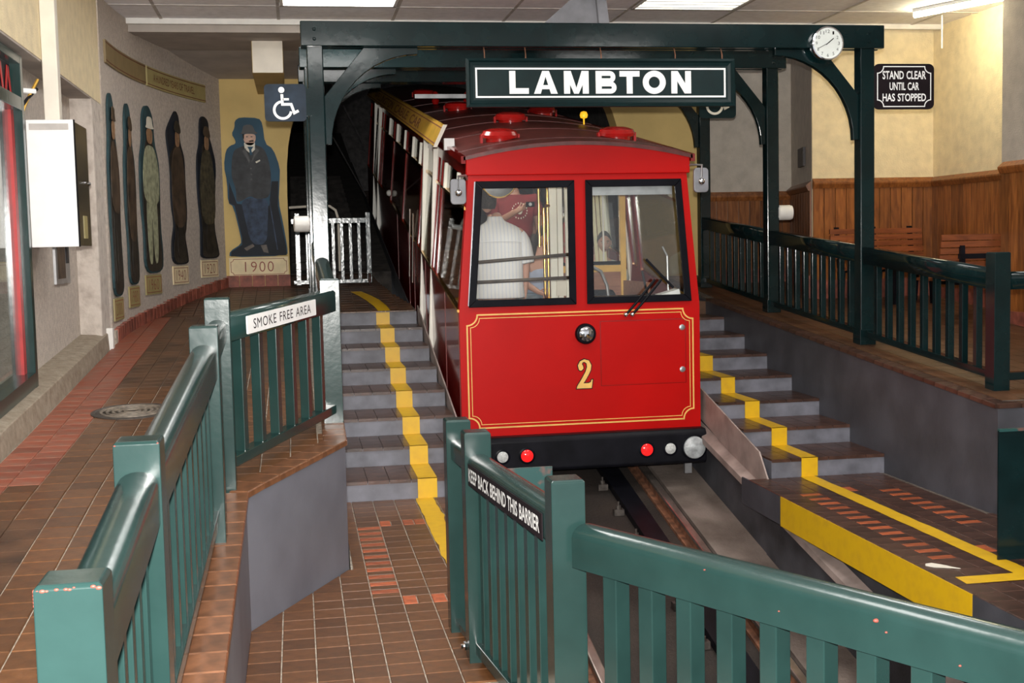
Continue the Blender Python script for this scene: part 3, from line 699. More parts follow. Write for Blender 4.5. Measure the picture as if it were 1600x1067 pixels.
put('cord', MB().tube([(6.36, 11.6, CEIL), (6.36, 11.6, 3.58)], .008, 6), 'off_white', t)

# ---- waiting room walls on the right, with vertical-board wainscot
def wains(parent, a, b, zb, zt, n, m_='plank'):
    a, b = Vector(a), Vector(b); d = (b-a)/n; nrm = Vector((d.y, -d.x)).normalized()
    for k in range(n):
        p, q = a+d*k, a+d*(k+1); e = d.normalized()*.004; p2, q2 = p+e, q-e; o = nrm*.018
        mb = MB(); mb.hexa([(p2.x, p2.y, zb), (p2.x+o.x, p2.y+o.y, zb), (q2.x+o.x, q2.y+o.y, zb), (q2.x, q2.y, zb)][::-1], [(p2.x, p2.y, zt), (p2.x+o.x, p2.y+o.y, zt), (q2.x+o.x, q2.y+o.y, zt), (q2.x, q2.y, zt)][::-1])
        put('plank', mb, m_, parent)
    mb = MB(); o = nrm*.055; c = MB().prism([(a.x, a.y, zt-.02), (a.x+o.x*.6, a.y+o.y*.6, zt-.02), (a.x+o.x, a.y+o.y, zt+.025), (a.x+o.x, a.y+o.y, zt+.04), (a.x, a.y, zt+.085)], (b.x-a.x, b.y-a.y, 0))
    put('cap_rail', c, m_, parent)
    o = nrm*.03
    nb = max(1, round((b-a).length/.2))
    dd = (b-a)/nb
    for k in range(nb):
        p, q = a+dd*k, a+dd*(k+1); e = dd.normalized()*.003; p, q = p+e, q-e
        put('brick', MB().hexa([(p.x, p.y, zb-.25), (q.x, q.y, zb-.25), (q.x+o.x, q.y+o.y, zb-.25), (p.x+o.x, p.y+o.y, zb-.25)], [(p.x, p.y, zb), (q.x, q.y, zb), (q.x+o.x, q.y+o.y, zb), (p.x+o.x, p.y+o.y, zb)]), 'brick', parent)
wb = put('wall_waiting_front', MB().prism([(5.31, 12.32, .8), (6.9, 12.32, .8), (6.9, 12.6, .8), (5.385, 12.6, .8)], (0, 0, CEIL+.1-.8)), 'stucco_cream'); struct(wb, 'cream rendered wall with board wainscot behind the first bench', 'wall')
wains(wb, (5.31, 12.32), (6.66, 12.32), 1.30, 2.27, 11)
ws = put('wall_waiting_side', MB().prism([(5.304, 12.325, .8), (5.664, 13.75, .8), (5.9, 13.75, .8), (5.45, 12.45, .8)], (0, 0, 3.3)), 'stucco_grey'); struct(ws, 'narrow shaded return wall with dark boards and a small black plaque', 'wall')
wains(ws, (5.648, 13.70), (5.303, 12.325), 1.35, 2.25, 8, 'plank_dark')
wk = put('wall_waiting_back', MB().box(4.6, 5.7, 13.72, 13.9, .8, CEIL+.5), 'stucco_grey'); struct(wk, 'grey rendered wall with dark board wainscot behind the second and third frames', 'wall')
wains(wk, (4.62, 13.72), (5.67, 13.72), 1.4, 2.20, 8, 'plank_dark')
wr2 = put('wall_right', MB().box(6.66, 6.9, 10.38, 12.34, .6, CEIL+.1), 'stucco_cream'); struct(wr2, 'cream side wall with board wainscot under the tube light', 'wall')
wains(wr2, (6.66, 12.30), (6.66, 10.42), 1.20, 2.27, 15)
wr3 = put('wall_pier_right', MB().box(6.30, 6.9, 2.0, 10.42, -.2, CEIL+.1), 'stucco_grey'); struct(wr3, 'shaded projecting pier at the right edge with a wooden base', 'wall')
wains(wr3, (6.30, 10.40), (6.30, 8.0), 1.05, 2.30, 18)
# ================================================================== GREEN PORTAL FRAMES over the track
XL, XR = .19, 4.515
def frame(Y, ztop, lab, k):
    t = thing('portal_frame', lab, 'frame', ((XL+XR)/2, Y, zL(Y)), group='green portal frames')
    h = .06; bh = .18
    for x, zb in ((XL, zL(Y)), (XR, zR(Y))):
        p = put('post', MB().box(x-h, x+h, Y-h, Y+h, zb-.01, ztop-.005), 'green_frame', t, bevel=.008)
        put('foot_plate', MB().box(x-h-.008, x+h+.008, Y-h-.008, Y+h+.008, zb-.005, zb+.12), 'green_frame', p, bevel=.004)
        for dz in (.06, .13):
            put('bolt', MB().lathe((x, Y-h-.02, ztop-dz), (0, -1, 0), [(.014, 0), (.014, .008), (.006, .014)], 8), 'green_frame', p)
    put('beam', MB().box(XL-.10, XR+.13, Y-.085, Y-.025, ztop-bh, ztop), 'green_frame', t, bevel=.006)
    put('beam', MB().box(XL-.10, XR+.13, Y+.025, Y+.085, ztop-bh, ztop), 'green_frame', t, bevel=.006)
    for sgn, x in ((1, XL+h), (-1, XR-h)):              # arched knee braces
        q = []
        n = 12; Wd, Hd = .70, .71; zb0 = ztop-bh
        for i in range(n+1):                             # lower curved edge, foot to tip
            a = math.pi/2*i/n; q.append((x+sgn*(.045+(Wd-.045)*(1-math.cos(a))), zb0-Hd+(Hd-.05)*math.sin(a)))
        q += [(x+sgn*Wd, zb0), (x+sgn*.30, zb0), (x+sgn*.0, zb0-.36), (x, zb0-Hd)]
        put('knee_brace', MB().prism([(a, Y-.028, b) for a, b in q], (0, .056, 0)), 'green_frame', t, bevel=.004)
    return t
frame(9.45, 3.405, 'nearest green timber portal frame carrying the big name sign and the clock', 0)
frame(11.45, 3.53, 'middle green portal frame behind the name sign with white cylinders on its posts', 1)
frame(13.45, 3.66, 'farthest green portal frame at the tunnel mouth', 2)

# ================================================================== SIGNS, CLOCK
U, V = (1, 0, 0), (0, 0, 1)                              # boards facing the camera: normal is -Y
t = thing('station_sign', 'dark green station name board lettered LAMBTON hanging from the near frame', 'sign', (2.36, 9.36, 2.96))
x0, x1, z0, z1, Y0 = 1.30, 3.39, 2.775, 3.135, 9.36
W_, H_ = x1-x0, z1-z0
put('board', MB().box(x0+.03, x1-.03, Y0-.012, Y0+.03, z0+.03, z1-.03), 'sign_green', t)
mb = MB(); prof = [(0, .02), (0, -.03), (.018, -.036), (.03, -.022), (.052, -.014), (.052, .02)]
for (ax, az, bx, bz, nx, nz) in ((x0, z0, x1, z0, 0, 1), (x1, z0, x1, z1, -1, 0), (x1, z1, x0, z1, 0, -1), (x0, z1, x0, z0, 1, 0)):
    dx, dz = (bx-ax), (bz-az); L_ = math.hypot(dx, dz); dx /= L_; dz /= L_
    ra = [(ax+nx*p+dx*p, Y0+q, az+nz*p+dz*p) for p, q in prof]; rb = [(bx+nx*p-dx*p, Y0+q, bz+nz*p-dz*p) for p, q in prof]
    m2 = MB(); m2.loft([ra, rb]); put('moulding', m2, 'sign_green', t)
mb = MB(); strip(mb, [(.075, .075), (W_-.075, .075), (W_-.075, H_-.075), (.075, H_-.075)], .013, (x0, Y0-.012, z0), U, V, 0, .003, True); put('white_border', mb, 'white', t)
def bold_caps(t, word, org, pos, H, sw, m_):
    """heavy wide capitals built from straight and round strokes; pos: (left, right) of every letter"""
    for ch, (l, r) in zip(word, pos):
        W = r-l; o = Vector(org)+Vector((l, 0, 0)); mb = MB(); n = Vector((0, -.004, 0))
        pr = lambda pts: mb.prism([o+Vector((a, 0, b)) for a, b in pts], n*(1+.06*(len(mb.f) % 37)/6))
        v = sw*1.12
        if ch == 'L': pr([(0, 0), (W, 0), (W, sw), (v, sw), (v, H), (0, H)])
        if ch == 'T': pr([(W/2-v/2, 0), (W/2+v/2, 0), (W/2+v/2, H-sw), (W, H-sw), (W, H), (0, H), (0, H-sw), (W/2-v/2, H-sw)])
        if ch == 'A':
            q = W/2; pr([(0, 0), (v*1.1, 0), (q+v*.05, H*.82), (q-v*.05, H), (q-v*.55, H)]); pr([(W, 0), (q+v*.55, H), (q-v*.1, H), (q-v*.1, H*.82), (W-v*1.1, 0)]); pr([(W*.27, H*.20), (W*.73, H*.20), (W*.66, H*.38), (W*.34, H*.38)])
        if ch == 'M': pr([(0, 0), (v, 0), (v, H), (0, H)]); pr([(W-v, 0), (W, 0), (W, H), (W-v, H)]); pr([(0, H), (v*1.15, H), (W/2+v*.30, 0), (W/2-v*.38, 0)]); pr([(W, H), (W-v*1.15, H), (W/2-v*.30, 0), (W/2+v*.38, 0)])
        if ch == 'N': pr([(0, 0), (v, 0), (v, H), (0, H)]); pr([(W-v, 0), (W, 0), (W, H), (W-v, H)]); pr([(0, H), (v*1.1, H), (W, 0), (W-v*1.1, 0)])
        if ch == 'B':
            pr([(0, 0), (v, 0), (v, H), (0, H)])
            for z0, z1, xr in ((0, H*.535, W), (H*.465, H, W*.95)):
                R1 = (z1-z0)/2; zc = (z0+z1)/2; ol = [(v*.9, z0), (xr-R1, z0)]+arc(xr-R1, zc, R1, -90, 90, 10)+[(v*.9, z1)]; r2 = R1-sw*.86
                il = [(v*.9, zc-r2), (xr-R1, zc-r2)]+arc(xr-R1, zc, r2, -90, 90, 10)+[(v*.9, zc+r2)]
                for i in range(len(ol)-1): pr([ol[i], ol[i+1], il[i+1], il[i]])
        if ch == 'O':
            for i in range(36):
                e = lambda k, rx, rz: (W/2+rx*math.cos(k*math.pi/18), H/2+rz*math.sin(k*math.pi/18))
                pr([e(i, W/2, H/2+.003), e(i+1, W/2, H/2+.003), e(i+1, W/2-v, H/2-sw), e(i, W/2-v, H/2-sw)])
        put('letter', mb, m_, t)
bold_caps(t, 'LAMBTON', (x0+.325, Y0-.012, z0+.098), [((a-794)/203., (b-794)/203.) for a, b in ((794, 824), (832, 869), (879, 918), (929, 962), (967, 999), (1004, 1041), (1050, 1082))], .170, .042, 'white')
for fx in (.07, .22, .50, .78, .96):
    put('hook', MB().tube([(x0+W_*fx, Y0+.02, z1-.005), (x0+W_*fx, Y0+.02, z1+.035), (x0+W_*fx, Y0+.05, z1+.09)], .005, 6), 'rust', t)

def wheelchair(t, org, s, m_):
    mb = MB()
    P = lambda pts, wd: strip(mb, [(a*s, b*s) for a, b in pts], wd*s, org, U, V, .0, .003)
    mb.prism([Vector(org)+Vector((a*s, 0, b*s)) for a, b in arc(.40, .86, .085, 0, 360, 18)[:-1]], (0, -.003, 0))
    P([(.41, .74), (.42, .46), (.66, .46), (.74, .22), (.86, .28)], .075)
    P([(.43, .60), (.60, .60)], .06)
    P(arc(.42, .30, .235, 100, 350, 22), .07)
    put('wheelchair_symbol', mb, m_, t)
t = thing('wheelchair_sign', 'square navy wheelchair-access sign on the left post of the near frame', 'sign', (-.05, 9.4, 2.8), group='wheelchair signs')
flat('board', rrect(.30, .27, .03), (-.185, 9.40, 2.682), U, V, .018, 'sign_navy', t)
wheelchair(t, (-.165, 9.381, 2.685), .26, 'white')
put('bracket', MB().box(.10, .15, 9.385, 9.40, 2.72, 2.92), 'green_frame', t)
t = thing('wheelchair_sign', 'wheelchair-access sign mostly hidden behind the right end of the name board', 'sign', (3.95, 11.37, 2.9), group='wheelchair signs')
flat('board', rrect(.36, .34, .04), (3.775, 11.37, 2.885), U, V, .018, 'sign_green', t)
wheelchair(t, (3.79, 11.351, 2.905), .32, 'p_white')

t = thing('warning_sign', 'black board reading STAND CLEAR UNTIL CAR HAS STOPPED beside the right post', 'sign', (4.83, 9.45, 2.9))
O_ = Vector((4.575, 9.42, 2.752)); sw, sh = .515, .358
flat('board', rrect(sw, sh, .045), O_, U, V, .016, 'sign_black', t)
mb = MB(); b_ = [(.03+a, .022+b) for a, b in notch(sw-.06, sh-.044, .052)]; strip(mb, b_, .008, O_, U, V, .016, .002, True); put('white_border', mb, 'white', t)
for ln, (a, b, w_, h_) in (('STAND CLEAR', (.072, .236, .372, .066)), ('UNTIL CAR', (.132, .150, .252, .062)), ('HAS STOPPED', (.072, .062, .372, .062))):
    text('lettering', ln, O_+Vector((a, -.017, b)), U, V, w_, h_, 'white', t, bold=.022, depth=.002, wordsp=1.3)
put('bracket', MB().box(4.57, 4.60, 9.41, 9.42, 2.80, 3.06), 'sign_black', t)

t = thing('wall_clock', 'round white station clock with a silver rim on the near frame, showing twenty to two', 'clock', (4.15, 9.33, 3.255))
cc = Vector((4.15, 9.36, 3.255)); R_ = .133
put('case', MB().lathe(cc, (0, -1, 0), [(R_, -.004), (R_, .03), (R_-.004, .045), (R_-.014, .048), (R_-.018, .036)], 40), 'chrome', t, smooth=True)
put('dial', MB().lathe(cc+Vector((0, -.036, 0)), (0, -1, 0), [(R_-.016, 0), (R_-.016, .003)], 40), 'white', t)
for k in range(1, 13):
    a = math.radians(90-30*k); s_ = str(k); wd = .018*len(s_)-.004
    text('numeral', s_, cc+Vector((math.cos(a)*.092-wd/2, -.0388, math.sin(a)*.092-.0125)), U, V, wd, .025, 'black', t, depth=.0008, bold=0.)
for ang, ln, wd, nm in ((90-30*1.72, .062, .007, 'hour_hand'), (90-6*40.5, .088, .004, 'minute_hand')):
    a = math.radians(ang); mb = MB(); strip(mb, [(-.018*math.cos(a), -.018*math.sin(a)), (ln*math.cos(a), ln*math.sin(a))], wd, cc+Vector((0, -.0402, 0)), U, V, 0, .001); put(nm, mb, 'black', t)
put('glass', MB().lathe(cc+Vector((0, -.0435, 0)), (0, -1, 0), [(R_-.016, 0), (R_-.02, .002)], 40), 'pane', t)

for x, y, z, lab in ((XR+.06, 11.45, 1.99, 'white cylinder fixed to the right post of the middle frame'), (XL-.06, 11.45, 1.97, 'cream cylinder on the left post of the middle frame, before the pale gate')):
    t = thing('cylinder_lamp', lab, 'lamp', (x, y, z), group='white cylinder fittings')
    sg = 1 if x > 2 else -1
    put('body', MB().lathe((x-sg*.005, y-.02, z), (sg, -.10, 0), [(.060, 0), (.072, .012), (.072, .12), (.066, .14), (.02, .146)], 28), 'off_white', t, smooth=True)
    put('mount', MB().lathe((x-sg*.004, y-.02, z), (sg, 0, 0), [(.05, -.004), (.05, .012)], 20), 'steel', t)
t = thing('wall_plaque', 'small black notice plaque on the shaded return wall', 'plaque', (5.42, 12.9, 2.6))
a, b = Vector((5.304+.2526*.72, 13.045)), Vector((5.304+.2526*.36, 12.685)); d = (b-a).normalized(); n_ = Vector((d.y, -d.x)); pa, pb = a+n_*.03, b+n_*.03
put('plate', MB().prism([(pa.x, pa.y, 2.51), (pb.x, pb.y, 2.51), (pb.x, pb.y, 2.71), (pa.x, pa.y, 2.71)], (-n_.x*.026, -n_.y*.026, 0)), 'plaque_dark', t)
for r in range(5):
    z = 2.54+r*.032; p = pa+d*.05; q = pb-d*.05
    put('engraved_line', MB().prism([(p.x, p.y, z), (q.x, q.y, z), (q.x, q.y, z+.006), (p.x, p.y, z+.006)], (n_.x*.001, n_.y*.001, 0)), 'iron', t)
t = thing('roof_strut', 'dark grey tapered steel strut rising from the near frame to the ceiling', 'strut', (2.25, 9.7, 3.4))
mb = MB(); mb.prism([(1.96, 9.95, 3.45), (2.50, 9.95, 3.45), (2.50, 9.95, 3.86), (2.44, 9.95, 3.86)], (0, .05, 0)); put('gusset', mb, 'grey_paint', t)
put('flange', MB().prism([(2.47, 9.90, 3.40), (2.56, 9.90, 3.40), (2.50, 9.90, 3.89), (2.43, 9.90, 3.89)], (0, .14, 0)), 'grey_paint', t)

# ================================================================== FENCES
PW = .112
def post(t, x, y, zb, zt, w_=PW, m_='green', cap=True):
    h = w_/2
    mb = MB(); mb.box(x-h, x+h, y-h, y+h, zb, zt-.007)
    n = len(mb.v); mb.f.remove((4, 5, 6, 7)); e = .007
    mb.v += [(x-h+e, y-h+e, zt), (x+h-e, y-h+e, zt), (x+h-e, y+h-e, zt), (x-h+e, y+h-e, zt)]
    mb.f += [(n, n+1, n+2, n+3)]+[(4+i, 4+(i+1) % 4, n+(i+1) % 4, n+i) for i in range(4)]
    return put('post', mb, m_, t, bevel=.0025)
def toprail(t, a, b, w_=.10, h=.13, m_='green', rnd=True):
    a, b = Vector(a), Vector(b); d = (b-a).normalized(); s = d.cross(Vector((0, 0, 1))).normalized(); u = s.cross(d)
    if rnd: prof = [(-w_/2, -h)]+[(-w_/2*math.cos(math.pi*i/10), -w_*.34+w_*.34*math.sin(math.pi*i/10)) for i in range(11)]+[(w_/2, -h)]
    else: prof = [(-w_/2, -h), (-w_/2, -.012), (-w_/2+.01, 0), (w_/2-.01, 0), (w_/2, -.012), (w_/2, -h)]
    mb = MB(); mb.loft([[a+s*p+u*q for p, q in prof], [b+s*p+u*q for p, q in prof]])
    return put('top_rail', mb, m_, t, smooth=True)
def balusters(t, a, b, zfb, zft, n, w_=.045, m_='green', frac=None):
    a, b = Vector(a), Vector(b); d = (b-a)
    ang = math.atan2(d.y, d.x)
    for k in range(n):
        f = frac[k] if frac else (k+1)/(n+1); p = a+d*f; h = w_/2; c, s = math.cos(ang), math.sin(ang)
        q = [(p.x+c*i*h-s*j*h, p.y+s*i*h+c*j*h) for i, j in ((-1, -1), (1, -1), (1, 1), (-1, 1))]
        mb = MB(); mb.hexa([(x, y, zfb(f)) for x, y in q], [(x, y, zft(f)) for x, y in q]); put('baluster', mb, m_, t, bevel=.003)
def section(name, lab, A, B, za, zb, hr=.80, hb=.11, n=9, m_='green', w_=.10, rh=.13, posts=(), rnd=True, group=None, frac=None, ph=.87, bw=.045):
    """fence bay: A, B plan points (rail ends), za/zb floor heights there; posts: list of (x, y, zfloor)"""
    t = thing(name, lab, 'fence', ((A[0]+B[0])/2, (A[1]+B[1])/2, (za+zb)/2), group=group)
    a, b = Vector((*A, 0)), Vector((*B, 0))
    toprail(t, (*A, za+hr), (*B, zb+hr), w_, rh, m_, rnd)
    mb = MB(); mb.beam((*A, za+hb), (*B, zb+hb), .07, .05); put('bottom_rail', mb, m_, t, bevel=.004)
    balusters(t, a, b, lambda f: za+(zb-za)*f+hb, lambda f: za+(zb-za)*f+hr-rh+.02, n, bw, m_, frac)
    for (x, y, z) in posts: post(t, x, y, z-.02, z+ph, PW, m_)
    return t
# left fence along the ramp edge, foreground
a_, b_, c_ = (-.395, 2.2), (-.402, 3.2), (-.37, 5.1)
section('ramp_fence', 'teal fence bay with chipped post tops at the lower left corner of the picture', a_, b_, zL(2.2), zL(3.2), n=6, posts=[(*a_, zL(2.2)), (*b_, zL(3.2))], hr=.80)
section('ramp_fence', 'long teal fence bay with round rail on the ramp edge, ending at the smoke-free bay', b_, c_, zL(3.2), zL(5.1), n=10, posts=[(*c_, zL(5.1))], hr=.80)
random.seed(11)
d_, e_ = (-.362, 5.86), (.185, 7.32)
sm = section('ramp_fence', 'dark green fence bay carrying the smoke-free sign', d_, e_, zL(5.86)+.0, zL(7.32)-.03, hr=.80, n=6, posts=[(*d_, zL(5.86)), (*e_, zL(7.32)-.05)], ph=.885, rnd=False, rh=.12, bw=.05)
toprail(sm, (*c_, zL(5.1)+.79), (*d_, zL(5.86)+.79), .08, .09)
section('ramp_fence', 'fence bay seen end-on between the smoke-free bay and the near frame', e_, (XL, 9.40), zL(7.32), zL(9.4), n=9, rnd=True)
section('ramp_fence', 'fence bay seen end-on between the near and middle frames on the left', (XL, 9.52), (XL, 11.38), zL(9.5), zL(11.4), n=8)
# chipped paint on the two nearest post tops
for o in [q for q in bpy.data.objects if q.name.split('.')[0] == 'post' and abs(wm(q).translation.y) < 99 and q.parent and q.parent.name == 'ramp_fence']:
    vs_ = [v.co for v in o.data.vertices]; x0_, x1_, y0_, zt_ = min(v.x for v in vs_), max(v.x for v in vs_), min(v.y for v in vs_), max(v.z for v in vs_)
    near = y0_ < 3
    for k in range(9 if near else 2):
        x = x0_+.004+(x1_-x0_-.008)*random.choice((random.random(), random.random()**3, 1-random.random()**3)); r = random.uniform(.0012, .0034)
        put('paint_chip', MB().ell((x, y0_+.001, zt_-.006-random.uniform(0, .004)), r*1.7, .0022, r, 8, 5), 'chip', o, smooth='all')
    if near:
        for k in range(5): put('paint_chip', MB().ell((x0_+.001, y0_+.004, zt_-.01-k*.006), .0022, .003, .004, 8, 5), 'chip', o, smooth='all')
# smoke-free sign screwed to the rail
t = thing('smoke_free_sign', 'long white sign reading SMOKE FREE AREA on a dark green rail', 'sign', (-.1, 6.4, 1.4))
dv = Vector((e_[0]-d_[0], e_[1]-d_[1], 0)); Ld = dv.length; dv = (Vector((*e_, zL(7.32)-.03))-Vector((*d_, zL(5.86)))).normalized()
nn = Vector((dv.y, -dv.x, 0)).normalized(); vv = nn.cross(dv) if nn.cross(dv).z > 0 else -nn.cross(dv)
rail0 = Vector((*d_, zL(5.86)+.80)); o_ = rail0+dv*.20+nn*.0515-vv*.108
if dv.cross(vv).dot(nn) < 0: pass
def plate(nm, pts2, org, u, v, n, thick, m_, parent):
    mb = MB(); mb.prism([org+u*a+v*b for a, b in pts2], n*thick); return put(nm, mb, m_, parent)
plate('board', rrect(.96, .086, .006), o_, dv, vv, nn, .006, 'white', t)
text('lettering', 'SMOKE FREE AREA', o_+dv*.075+vv*.019, dv, vv, .80, .048, 'black', t, bold=.0, spacing=1.1, depth=.0068, wordsp=1.3)
# barrier beside the track
f_, g_, h_ = (.69, 5.56), (.715, 5.13), (.84, 3.95)
t = section('track_barrier', 'low green barrier bay with the keep-back board, between lower walkway and track', g_, h_, 0, 0, hr=.885, hb=.06, n=8, posts=[(*g_, 0)], ph=.975, w_=.095, rh=.115)
t2 = thing('barrier_post', 'single green post with a bolted rail stub just behind the keep-back barrier', 'post', (*f_, 0))
post(t2, *f_, -.02, .97); toprail(t2, (f_[0], f_[1]-.05, .885), (g_[0], g_[1]+.05, .885), .075, .09)
put('bottom_bar', MB().beam((f_[0]-.02, f_[1]-.04, .05), (g_[0]-.02, g_[1]+.05, .05), .03, .03), 'green', t2)
put('bolt', MB().lathe((g_[0]-.06, g_[1]+.03, .05), (-1, -.3, 0), [(.02, 0), (.02, .012), (.01, .012), (.01, .025)], 8), 'chrome', t2)
i_ = (1.62, 2.50)
h2 = (.89, 3.88)
big = section('track_barrier', 'large green barrier bay crossing the foreground at the lower right', (h2[0], h2[1]), (1.80, 2.18), 0, 0, hr=.845, hb=.06, n=11, posts=[(*h_, 0)], ph=.985, w_=.115, rh=.135, bw=.06, frac=[.075+.083*k for k in range(11)])
for f, dz, r in ((.60, .045, .010), (.615, .068, .005), (.30, .03, .004), (.44, .09, .004), (.72, .10, .005)):
    p = Vector((h2[0]+(1.80-h2[0])*f, h2[1]+(2.18-h2[1])*f, .845-dz)); dd = Vector((1.80-h2[0], 2.18-h2[1], 0)).normalized(); nn = Vector((dd.y, -dd.x, 0)); p += nn*.0575
    put('paint_chip', MB().ell(p, r, r*.6, r*.55, 8, 5), 'chip', big, smooth='all')
t = thing('keep_back_sign', 'narrow black board reading KEEP BACK BEHIND THIS BARRIER under the barrier rail', 'sign', (.75, 4.5, .8))
dv = Vector((h_[0]-g_[0], h_[1]-g_[1], 0)).normalized(); nn = Vector((dv.y, -dv.x, 0)); nn = nn if nn.x < 0 else -nn
o_ = Vector((*g_, .767))+dv*.065+nn*.049; Lk = 1.03
plate('board', [(0, -.008), (Lk, -.008), (Lk, .083), (0, .083)], o_, dv, Vector((0, 0, 1)), nn, .004, 'sign_black', t)
text('lettering', 'KEEP BACK BEHIND THIS BARRIER', o_+dv*.02+Vector((0, 0, .012)), dv, (0, 0, 1), Lk-.04, .056, 'white', t, bold=.022, depth=.0065, wordsp=1.1)
# right fence between the frame posts
PY = [7.50, 9.45, 11.45, 13.45]
labs = ['dark green fence bay between the free end post and the near right frame post', 'dark green fence bay between the near and middle frame posts on the right', 'dark green fence bay between the middle and far frame posts on the right']
for k in range(3):
    ya, yb = PY[k]+.06, PY[k+1]-.06
    section('platform_fence', labs[k], (XR, ya), (XR, yb), zR(ya), zR(yb), hr=.785, hb=.09, n=9, m_='green_frame', rh=.13, w_=.09, rnd=False, posts=[(XR, PY[0], zR(PY[0]))] if k == 0 else (), ph=.90)
section('platform_fence', 'short dark green fence bay running off the right edge from the end post', (XR+.06, PY[0]), (6.25, PY[0]), zR(7.5), zR(7.5), hr=.77, hb=.085, n=9, m_='green_frame', rh=.115, w_=.09, rnd=False)
# sheet-metal screens at the ends of the walkways
t = thing('metal_screen', 'dark green sheet-metal screen standing on the right walkway at the picture edge', 'screen', (3.95, 6.05, 0))
put('sheet', MB().box(3.652, 4.60, 6.045, 6.057, .0, .70), 'green_frame', t); put('top_edge', MB().box(3.652, 4.60, 6.04, 6.062, .695, .71), 'green_worn', t)
t = thing('metal_screen', 'green sheet-metal screen with scraped red corner beside the keep-back barrier', 'screen', (.95, 5.6, 0))
put('sheet', MB().box(.75, 1.135, 5.60, 5.612, .0, .72), 'green_worn', t)

# ================================================================== WHITE-LIT GATE at the head of the stairs
t = thing('landing_gate', 'small pale picket gate standing across the landing at the tunnel mouth', 'gate', (.4, 14.35, zL(14.3)))
zg0 = zL(14.35)+.03
mat('gate_paint', (.03, .05, .052), .16, var=.25, scale=20, bump=.10, bscale=30)
def bar(nm, x0, x1, z0, z1, d0=.04): put(nm, MB().box(x0, x1, 14.35-d0/2, 14.35+d0/2, z0, z1), 'gate_paint', t, bevel=.004)
bar('stile', .0, .055, zg0-.01, zg0+.80); bar('stile', .795, .85, zg0+.0, zg0+.80); bar('top_rail', -.04, .82, zg0+.68, zg0+.74, .05); bar('bottom_rail', -.03, .82, zg0, zg0+.045, .05)
for k in range(7):
    x = .115+k*.097; bar('picket', x, x+.04, zg0+.04, zg0+.69, .03)
put('drop_bolt', MB().lathe((.82, 14.32, zg0-.09), (0, 0, 1), [(.008, 0), (.008, .1), (.02, .1), (.02, .2)], 10), 'chrome', t)

# ================================================================== BENCHES in the waiting room
def bench(xa, xb, y, lab, ang=0):
    zf = zR(y); t = thing('slatted_bench', lab, 'bench', ((xa+xb)/2, y, zf), group='slatted benches')
    for k in range(5): put('back_slat', MB().box(xa, xb, y+.20+k*.012, y+.225+k*.012, zf+.46+k*.062, zf+.512+k*.062), 'bench_wood', t)
    for k in range(5): put('seat_slat', MB().box(xa, xb, y-.20+k*.075, y-.14+k*.075, zf+.36+k*-.006, zf+.385-k*.006), 'bench_wood', t)
    for x in (xa+.10, (xa+xb)/2, xb-.10):
        put('leg', MB().prism([(x-.02, y-.20, zf), (x-.02, y-.16, zf), (x-.02, y-.12, zf+.33), (x-.02, y+.14, zf+.32), (x-.02, y+.18, zf), (x-.02, y+.23, zf), (x-.02, y+.26, zf+.34), (x-.02, y+.34, zf+.78), (x-.02, y+.30, zf+.78), (x-.02, y+.23, zf+.37), (x-.02, y-.22, zf+.36)], (.04, 0, 0)), 'black', t)
    return t
bench(5.36, 6.36, 11.75, 'slatted wooden bench against the boarded front wall', 0)
t = thing('slatted_bench', 'slatted wooden bench with a black arm frame, nearer the right wall', 'bench', (6.1, 10.3, zR(10.4)), group='slatted benches')
zf = zR(10.5)-.02
for k in range(5): put('back_slat', MB().box(5.75, 6.60, 10.52-k*.012, 10.545-k*.012, zf+.50+k*.062, zf+.552+k*.062), 'bench_wood', t)
for k in range(5): put('seat_slat', MB().box(5.75, 6.60, 10.58+k*.075, 10.64+k*.075, zf+.38, zf+.405), 'bench_wood', t)
for x in (5.95, 6.48):
    put('leg', MB().beam((x, 10.44, zf), (x, 10.48, zf+.70), .04, .04).beam((x, 10.86, zf), (x, 10.86, zf+.38), .04, .04).beam((x, 10.46, zf+.36), (x, 10.88, zf+.36), .04, .04), 'black', t)
put('arm', MB().box(5.90, 6.60, 10.42, 10.46, zf+.58, zf+.625), 'black', t)

# ================================================================== LEFT WALL FITTINGS
# shop front: glazed frame with red trim
t = thing('shop_front', 'dark green glazed shop front with a red inner trim at the left edge', 'shop front', (-1.66, 7.0, .8))
yA, yB, zb, zt = 3.0, 8.10, .90, 2.955
mullx = (-1.70, -1.62)
put('post', MB().box(-1.72, -1.60, 8.03, 8.10, zL(8.1)+.14, zt), 'green', t, bevel=.004)
put('header', MB().box(-1.72, -1.60, yA, 8.03, 2.62, 2.70), 'green', t, bevel=.004); put('header', MB().box(-1.72, -1.60, yA, 8.03, 2.90, zt), 'green', t, bevel=.004)
mb = MB(); mb.loft([[(-1.72, y, zL(y)+.15), (-1.60, y, zL(y)+.15), (-1.60, y, zL(y)+.24), (-1.72, y, zL(y)+.24)] for y in (yA, 5.9, 7.2, 8.03)]); put('sill', mb, 'green', t)
put('trim', MB().box(-1.70, -1.65, 7.955, 8.028, .9, 2.62), 'shop_red', t, label='red inner trim')
put('pane', MB().box(-1.672, -1.668, yA, 7.96, .9, 2.62), 'pane_shop', t)
put('fascia', MB().box(-1.69, -1.66, yA, 8.03, 2.70, 2.90), 'sign_black', t)
for k in range(2):
    y = 7.66+k*.2
    put('letter_stroke', MB().prism([(-1.656, y, 2.72), (-1.656, y+.035, 2.72), (-1.656, y+.095, 2.88), (-1.656, y+.06, 2.88)], (.004, 0, 0)).prism([(-1.656, y+.13, 2.72), (-1.656, y+.165, 2.72), (-1.656, y+.11, 2.88), (-1.656, y+.075, 2.88)], (.004, 0, 0)), 'shop_red', t)
